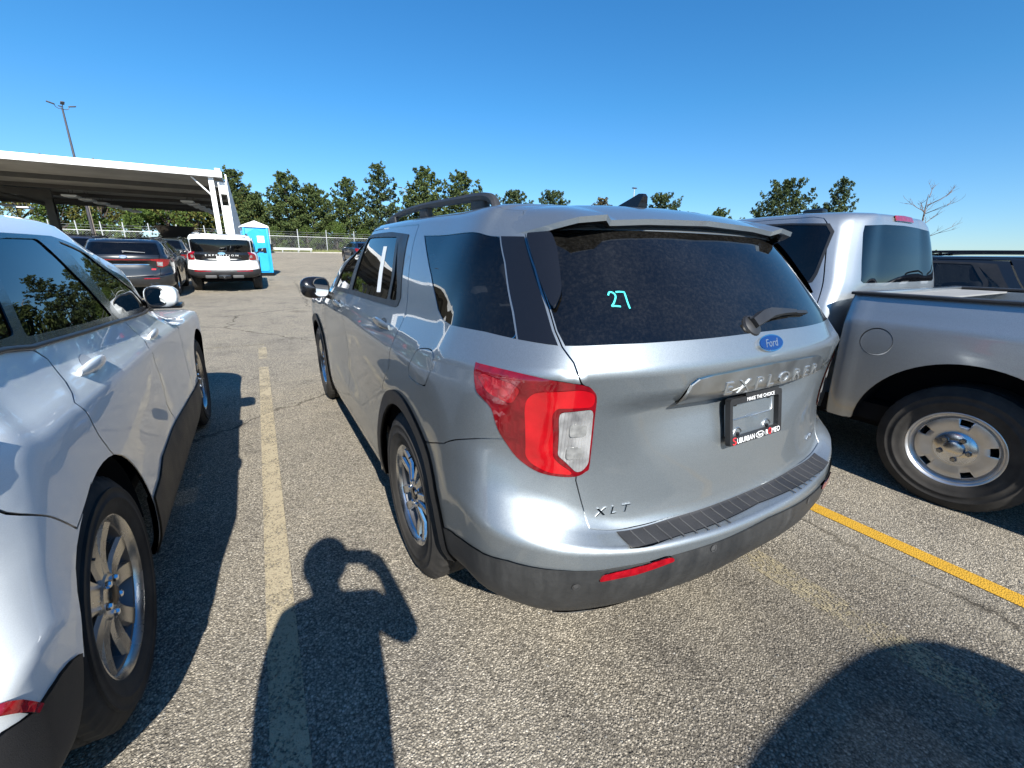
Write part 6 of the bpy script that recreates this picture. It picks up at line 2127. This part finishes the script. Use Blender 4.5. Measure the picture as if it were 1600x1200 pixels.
    bm = bmesh.new(); add_box(bm, (.26, -D / 2 - .045, 1.12), (.14, .05, .22), bevel=.02); bm_obj('latch', bm, M['gloss_black'], dr, 40)
    bm = bmesh.new()
    add_prism(bm, [(-W / 2 - .05, 2.10), (W / 2 + .05, 2.10), (W / 2 + .03, 2.17), (0, 2.38), (-W / 2 - .03, 2.17)], -D / 2 - .07, D / 2 + .05, lambda a, b, h: (a, h, b)); bm_obj('roof', bm, wh, t, 25)
    bm = bmesh.new(); add_box(bm, (0, 0, .06), (W + .06, D + .10, .13), bevel=.02)
    add_box(bm, (0, 0, .03), (W + .22, .12, .06)); bm_obj('skid', bm, M['dark'], t, 30)
# ---------------------------------------------------------------- cars further off
def low_net(wx=1.0, zmap=None, upright=0.0, roof_w=0.0, nose=1.0):
    fz0 = zmap or (lambda z: z)
    def fz(x, y, z): return fz0(z)
    def fx(x, y, z): return x * wx * (1 + roof_w * np.clip((z - 1.24) / .4, 0, 1))
    def fy(x, y, z):
        w = np.clip((.35 - y) / .6, 0, 1)
        return y - upright * np.clip((z - 1.20) / .42, 0, 1) * w
    return warp_net(fx, fy, fz)

def low_suv(label, paint, loc, rotz=0.0, net=None, tail=None, group=None, gate=None, cat='car', rear=True, glass=None, arch_r=.45, R=.38, detail=True, name='parked_car', wb=3.025, pitch=True):
    net = net or low_net()
    root = empty(name, (loc[0], loc[1], float(terr(loc[0], loc[1])) if len(loc) < 3 else loc[2]), rotz)
    if pitch: root.rotation_euler = (.030 * math.cos(rotz), 0, rotz)
    tag(root, label, cat, group)
    spec = dict(EX)
    spec.update(fuel=None, d_pillar=EX['d_pillar'], tail=[(5.0, 3.0), (5.01, 3.0), (5.01, 3.01)], roof_ditch=None)
    zc = R + .01
    arches = [(0.0, zc, arch_r), (wb, zc, arch_r)]
    suv_shell(root, net, dict(paint=paint, glass=glass or M['tint'], rear_glass=glass or M['tint_deep'], front_glass=M['tint']), spec, arches, .085, low=True)
    for cy, cz, r in arches:
        flare_ring(net, root, cy, cz, r - .01, r + .05)
        wheel_house(root, net, (cy, cz), r + .02, .97)
    for y in (0.0, wb):
        for s in (True, False):
            make_wheel(root, (-.845 if s else .845, y, R), R, R * .62, .25, 'twin', s, dict(rim=M['alloy_grey']), detail=False)
    wing_mirror(root, (-1.07, 2.03, net.eval([3.9], [1.26])[0][2] + .02), (.22, .20, .16), M['gloss_black'])
    roof_rails(root, [(p[0] - .0, p[1], p[2] + d) for p, d in zip(net.eval(np.array([1.5, 1.6, 2.0, 2.8, 3.3, 3.45]), np.full(6, 1.80)), (0, .03, .045, .045, .03, 0))], M['gloss_black'])
    add_seats(root, [(.85, .62, (-.44, .44)), (1.75, .60, (-.40, .40))])
    return root, net

def build_background_cars():
    # dark car seen from behind on the left
    net = low_net(zmap=pw([.25, .60, 1.15, 1.24, 1.57, 1.69], [.22, .58, 1.08, 1.165, 1.46, 1.565]))
    c, net = low_suv('black sport utility car with red light bar across its tail', M['black_paint'], (-4.42, 14.3), rad(2), net)
    patch(net, 'light_bar', np.array([(0, 1.115), (.55, 1.115), (.55, 1.085), (0, 1.085)]), M['red_dark'], c, .010, .015, .06, sides='C')
    tl = patch(net, 'tail_light', np.array([(.55, 1.12), (.80, 1.13), (1.05, 1.10), (1.0, 1.06), (.92, .96), (.80, .90), (.66, .93), (.66, 1.06), (.55, 1.075)]), M['red_lens'], c, .011, .02, .05)
    cl = patch(net, 'reversing_light', np.array([(.67, 1.05), (.80, 1.05), (.80, .94), (.67, .95)]), M['clear_lens'], c, .0145, .006, .04)
    for a, b in zip(cl, tl): a.parent = b
    patch(net, 'chrome_strip', np.array([(0, .975), (.50, .975), (.50, .962), (0, .962)]), M['chrome'], c, .010, .012, .06, sides='C')
    patch(net, 'bumper_strip', np.array([(0, .655), (.62, .665), (.95, .665), (.95, .640), (.62, .640), (0, .630)]), M['chrome_dark'], c, .010, .012, .06, sides='C')
    patch(net, 'rear_reflector', np.array([(.34, .58), (.66, .575), (.66, .545), (.34, .55)]), M['red_lens'], c, .010, .012, .06)
    fb = rear_fn(net, 0, 1.12, .004)
    bm = bmesh.new(); add_prism(bm, [(.085 * math.cos(t), .034 * math.sin(t)) for t in np.linspace(0, 6.283, 24, endpoint=False)], 0, .012, fb); bm_obj('badge', bm, M['chrome'], c, 30)
    fb = rear_fn(net, .56, .80, .004)
    bm = bmesh.new(); add_prism(bm, round_poly([(-.045, -.018), (.05, -.018), (.05, .018), (-.04, .018)], .01), 0, .008, fb); bm_obj('trim_badge', bm, M['red_letter'], c, 30)
    for s in (-1, 1):
        for dx in (0, .13):
            bm = bmesh.new(); add_tube(bm, [(s * (.50 + dx), -.95, .33), (s * (.50 + dx), -1.12, .33)], .045, 14, cap=False); bm_obj('exhaust_tip', bm, M['chrome'], c, 40)
    def onr(x, z, h):
        uv = net.rear([(-abs(x), z)])[0]; p = net.eval([uv[0]], [uv[1]])[0]; n_ = net.normal(np.array([uv[0]]), np.array([uv[1]]))[0]
        s = np.array([-1 if x > 0 else 1, 1, 1]); return Vector(p * s + n_ * s * h)
    bm = bmesh.new(); add_tube(bm, [onr(0.02, 1.21, .02), onr(.0, 1.235, .035), onr(.45, 1.215, .02)], [.02, .014, .006], 6); bm_obj('wiper', bm, M['interior_grey'], c, 40)
    # white large car beside it
    znet = pw([.25, .52, .70, 1.15, 1.24, 1.57, 1.69], [.40, .60, .74, 1.16, 1.22, 1.60, 1.76])
    net = low_net(.985, znet, .34, .14)
    w, net = low_suv('big white sport utility car with black tailgate panel, facing away', M['bright_white'], (-2.28, 15.78), rad(-1), net, R=.41, arch_r=.48, wb=3.10)
    patch(net, 'tailgate_panel', np.array([(0, 1.26), (.62, 1.26), (.80, 1.26), (.745, 1.14), (.725, .99), (.60, .955), (.40, .935), (0, .93)]), M['gloss_black'], w, .006, .02, .06, sides='C')
    patch(net, 'pillar_trim', np.array([(.80, 1.26), (.90, 1.255), (1.04, 1.59), (.90, 1.60)]), M['gloss_black'], w, .005, .012, .06)
    tl = patch(net, 'tail_light', round_poly(np.array([(.735, 1.265), (.86, 1.265), (.97, 1.19), (1.0, .99), (.74, 1.00), (.745, 1.12)]), .02), M['red_lens'], w, .012, .02, .05)
    cl = patch(net, 'reversing_light', np.array([(.76, 1.12), (.83, 1.12), (.84, 1.045), (.76, 1.045)]), M['clear_lens'], w, .0155, .006, .04)
    for a, b in zip(cl, tl): a.parent = b
    patch(net, 'lower_gate_panel', round_poly(np.array([(0, .885), (.68, .885), (.66, .735), (0, .735)]), 0), M['bright_white'], w, .010, .012, .06, sides='C')
    patch(net, 'bumper_cladding', np.array([(0, .62), (.55, .62), (.95, .60), (1.28, .55), (1.25, .26), (0, .26)]), M['cladding'], w, .012, .03, .06, sides='C')
    patch(net, 'rear_reflector', np.array([(.34, .60), (.76, .588), (.76, .545), (.34, .555)]), M['red_lens'], w, .018, .012, .06)
    fn = rear_fn(net, 0, 1.135, .008)
    place_text('lettering', 'E X P E D I T I O N', M['white_letter'], w, fn, width=.86, height=.046, depth=.004)
    fn = rear_fn(net, 0, 1.19, .008)
    bm = bmesh.new(); add_prism(bm, [(.10 * math.cos(t), .036 * math.sin(t)) for t in np.linspace(0, 6.283, 24, endpoint=False)], 0, .008, fn); bm_obj('badge', bm, M['chrome'], w, 30)
    fn = rear_fn(net, .02, 1.02, .007)
    bm = bmesh.new(); add_prism(bm, round_poly([(-.17, -.085), (.17, -.085), (.17, .085), (-.17, .085)], .02), 0, .012, fn); pl = bm_obj('number_plate', bm, M['plate_white'], w, 30)
    fn = rear_fn(net, .02, 1.012, .0195)
    place_text('lettering', 'YBB6TII', M['interior_grey'], pl, fn, width=.29, height=.085, depth=.002)
    bm = bmesh.new(); add_box(bm, (0, -1.12, .50), (.34, .14, .12), bevel=.03); add_box(bm, (0, -1.20, .47), (.08, .10, .08), bevel=.01); bm_obj('tow_hitch', bm, M['gloss_black'], w, 40)
    for s in (-1, 1):
        bm = bmesh.new(); add_box(bm, (s * .36, -1.135, .50), (.30, .04, .09), bevel=.02); bm_obj('bumper_insert', bm, M['pad_rib'], w, 40)
    bm = bmesh.new(); add_box(bm, (0, -.72, 1.71), (1.36, .36, .045), bevel=.02); bm_obj('spoiler', bm, M['bright_white'], w, 40)
    # further cars, copies share meshes
    netd = low_net(zmap=pw([.25, .60, 1.15, 1.24, 1.57, 1.69], [.24, .58, 1.08, 1.165, 1.47, 1.575]))
    g, _ = low_suv('dark green grey car showing between the black and the big white car', M['green_paint'], (-4.62, 20.9), rad(1), netd)
    def tails(root, net):
        patch(net, 'tail_light', round_poly(np.array(EX['tail']), .02), M['red_lens'], root, .010, .02, .06)
    tails(g, netd)
    def recolour(root, pm, old):
        for ch in root.children:
            if ch.type == 'MESH' and ch.data.materials and ch.data.materials[0] == old:
                ch.data = ch.data.copy(); ch.data.materials[0] = pm
    def clone(x, y, rz, label, pm, cat='car', z=None, pitch=True):
        c = copy_tree(g)
        recolour(c, pm, M['green_paint'])
        c.location = (x, y, float(terr(x, y)) if z is None else z)
        c.rotation_euler = ((.030 * math.cos(rz)) if pitch else 0, 0, rz)
        tag(c, label, cat)
        if 'group' in c: del c['group']
        return c
    clone(-7.35, 21.2, rad(0), 'dark blue car mostly hidden behind the black one at the left', M['blue_paint'])
    clone(-3.2, 57.0, rad(-94), 'black car far away at the edge of the lot beside the toilet cabin', M['black_paint'])
    clone(6.05, 33.6, rad(3), 'dark car far off, half hidden behind the front of the silver car', M['blue_paint'])
    clone(6.15, -.75, 0.0, 'black car with a paper sticker in its window, beyond the pickup', M['black_paint'], pitch=False)
    bk = [o for o in COL.objects if o.type == 'EMPTY' and str(o.get('label', '')).startswith('black car with a paper')][0]
    patch(netd, 'window_sticker', np.array([(1.62, 1.50), (1.47, 1.50), (1.43, 1.40), (1.58, 1.40)]), M['paper'], bk, .002, .002, .05, sides='L')
    h = clone(-4.55, 26.6, rad(0), 'black car with its tailgate raised, behind the dark green one', M['black_paint'])
    for ch in list(h.children):
        if ch.name.split('.')[0] in ('liftgate', 'rear_window'):
            bpy.data.objects.remove(ch)
    # raised tailgate
    bm = bmesh.new()
    top = [(-.60, 0), (.60, 0), (.72, -.55), (.78, -1.05), (-.78, -1.05), (-.72, -.55)]
    P = lambda a, b, hh: (a, -.55 + b * .55 - hh * .7, 1.58 - b * .46 + hh * .5)
    ring0 = [bm.verts.new(P(a, b, -.04)) for a, b in top]; ring1 = [bm.verts.new(P(a, b, .05)) for a, b in top]
    bm.faces.new(ring0[::-1]); bm.faces.new(ring1)
    for q in range(6): bm.faces.new((ring0[q], ring0[(q + 1) % 6], ring1[(q + 1) % 6], ring1[q]))
    lg = bm_obj('tailgate', bm, M['black_paint'], h, 30)
    bm = bmesh.new()
    bm.faces.new([bm.verts.new(P(a, b, -.055)) for a, b in [(-.52, -.10), (.52, -.10), (.62, -.55), (-.62, -.55)]])
    bm_obj('tailgate_window', bm, M['tint_deep'], lg, None)
    # the car parked behind the photographer, its roof throws the big rounded shadow
    netb = low_net(.985, znet, .34, .14)
    low_suv('dark car parked behind the photographer', M['black_paint'], (-.31, -4.55, 0), math.pi, netb, pitch=False)

# ---------------------------------------------------------------- the photographer, standing behind the lens
def build_person():
    root = empty('person', (-1.66, -1.98, 0))
    tag(root, 'person standing behind the camera, right hand holding a phone up to take the picture', 'person')
    o = Vector(root.location)
    J, E, Rr = [], [], []
    def add(p, r, parent=None):
        J.append(Vector(p) - o); Rr.append(r)
        if parent is not None: E.append((parent, len(J) - 1))
        return len(J) - 1
    pel = add((-1.66, -2.02, .96), .155)
    wa = add((-1.665, -2.03, 1.12), .150, pel)
    ch = add((-1.675, -2.03, 1.30), .165, wa)
    nk0 = add((-1.685, -2.05, 1.445), .095, ch)
    nk = add((-1.695, -2.04, 1.52), .058, nk0)
    hd = add((-1.705, -2.02, 1.60), .085, nk)
    hd2 = add((-1.71, -2.01, 1.68), .100, hd)
    hd3 = add((-1.71, -2.02, 1.755), .068, hd2)
    # right arm raised, hand beside the lens
    sr = add((-1.50, -2.06, 1.41), .075, ch)
    er = add((-1.355, -1.99, 1.17), .052, sr)
    wr = add((-1.405, -1.895, 1.40), .034, er)
    hr = add((-1.425, -1.872, 1.455), .036, wr)
    # left arm hanging
    sl = add((-1.84, -2.0, 1.41), .075, ch)
    el = add((-1.855, -1.95, 1.14), .058, sl)
    wl = add((-1.835, -1.90, .92), .042, el)
    hl = add((-1.83, -1.88, .85), .040, wl)
    for s in (-1, 1):
        hp = add((-1.66 + s * .095, -2.02, .88), .105, pel)
        kn = add((-1.66 + s * .11, -1.99, .50), .070, hp)
        an = add((-1.66 + s * .12, -2.02, .10), .048, kn)
        to = add((-1.66 + s * .14, -1.86, .045), .040, an)
    def fingers(h, dirv, side, L):
        for k in range(4):
            off = side * (k - 1.5) * .021
            b = add(J[h] + o + off + dirv * .02, .0105, h)
            ln = L * (.85, 1.0, .95, .78)[k]
            m1 = add(J[b] + o + dirv * ln * .5, .0095, b)
            add(J[m1] + o + dirv * ln * .45 + Vector((0, -.012, -.004)), .0085, m1)
    fingers(hr, Vector((-.55, .05, .55)).normalized(), Vector((.6, .0, .6)).normalized(), .075)
    t = add(J[hr] + o + Vector((-.035, -.012, -.012)), .012, hr); add(J[t] + o + Vector((-.030, 0, .012)), .010, t)
    fingers(hl, Vector((.05, .15, -1)).normalized(), Vector((0, 1, .1)).normalized(), .075)
    t = add(J[hl] + o + Vector((.02, .035, -.01)), .012, hl); add(J[t] + o + Vector((.01, .02, -.035)), .010, t)
    me = bpy.data.meshes.new('body')
    me.from_pydata([tuple(j) for j in J], E, [])
    ob = link(bpy.data.objects.new('body', me), root)
    md = ob.modifiers.new('skin', 'SKIN'); md.use_smooth_shade = True
    for i, sv in enumerate(me.skin_vertices[0].data):
        sv.radius = (Rr[i], Rr[i]); sv.use_root = (i == 0)
    for i in (0, 1, 2):
        me.skin_vertices[0].data[i].radius = (Rr[i] * 1.12, Rr[i] * .80)
    sb = ob.modifiers.new('sub', 'SUBSURF'); sb.levels = 1; sb.render_levels = 1
    ob.data.materials.append(simple('dark clothing', (.05, .055, .075), .9, vary=.15, scale=20))
    # hair, face and shoes as children
    hm = simple('dark hair', (.02, .016, .013), .7, vary=.2, scale=40)
    bm = bmesh.new()
    bmesh.ops.create_uvsphere(bm, u_segments=24, v_segments=14, radius=1.0)
    for v in list(bm.verts):
        v.co = Vector((v.co.x * .108, v.co.y * .122, v.co.z * .122)) + Vector((-1.70, -2.02, 1.675)) - o
    bmesh.ops.delete(bm, geom=[v for v in bm.verts if v.co.z + o.z < 1.62 and v.co.y + o.y > -2.03], context='VERTS')
    bm_obj('hair', bm, hm, root, 60)
    sk = simple('skin', (.45, .28, .20), .55, vary=.08, scale=20)
    bm = bmesh.new(); bmesh.ops.create_uvsphere(bm, u_segments=20, v_segments=12, radius=1.0)
    for v in bm.verts:
        v.co = Vector((v.co.x * .074, v.co.y * .085, v.co.z * .112)) + Vector((-1.708, -1.985, 1.635)) - o
    bm_obj('face', bm, sk, root, 60)
    bm = bmesh.new(); add_tube(bm, [Vector((-1.708, -1.905, 1.665)) - o, Vector((-1.708, -1.885, 1.625)) - o, Vector((-1.708, -1.905, 1.615)) - o], [.010, .016, .012], 8); bm_obj('nose', bm, sk, root, 60)
    for s in (-1, 1):
        bm = bmesh.new(); add_box(bm, Vector((-1.66 + s * .135, -1.93, .05)) - o, (.10, .28, .09), bevel=.035); bm_obj('shoe', bm, simple('dark shoe', (.03, .03, .03), .6), root, 40)
    # the phone, just behind the lens point
    f, r2, u2 = _f, _r2, _u2
    ph = empty('phone', CAM - f * .017 - r2 * .040 - u2 * .012)
    ph.rotation_euler = Matrix(((r2.x, u2.x, -f.x), (r2.y, u2.y, -f.y), (r2.z, u2.z, -f.z))).to_euler()
    tag(ph, 'dark smartphone held sideways in the right hand of the photographer', 'phone')
    rounded_block('case', (0, 0, .0), (.158, .075, .008), M['gloss_black'], ph, .006)
    bm = bmesh.new(); add_box(bm, (0, 0, .0045), (.150, .069, .001)); bm_obj('screen', bm, M['gloss_black'], ph, 30)
# ---------------------------------------------------------------- build
build_mats()
build_ground()
build_canopy()
build_furniture()
build_trees()
build_explorer()
build_white()
build_truck()
build_background_cars()
build_person()
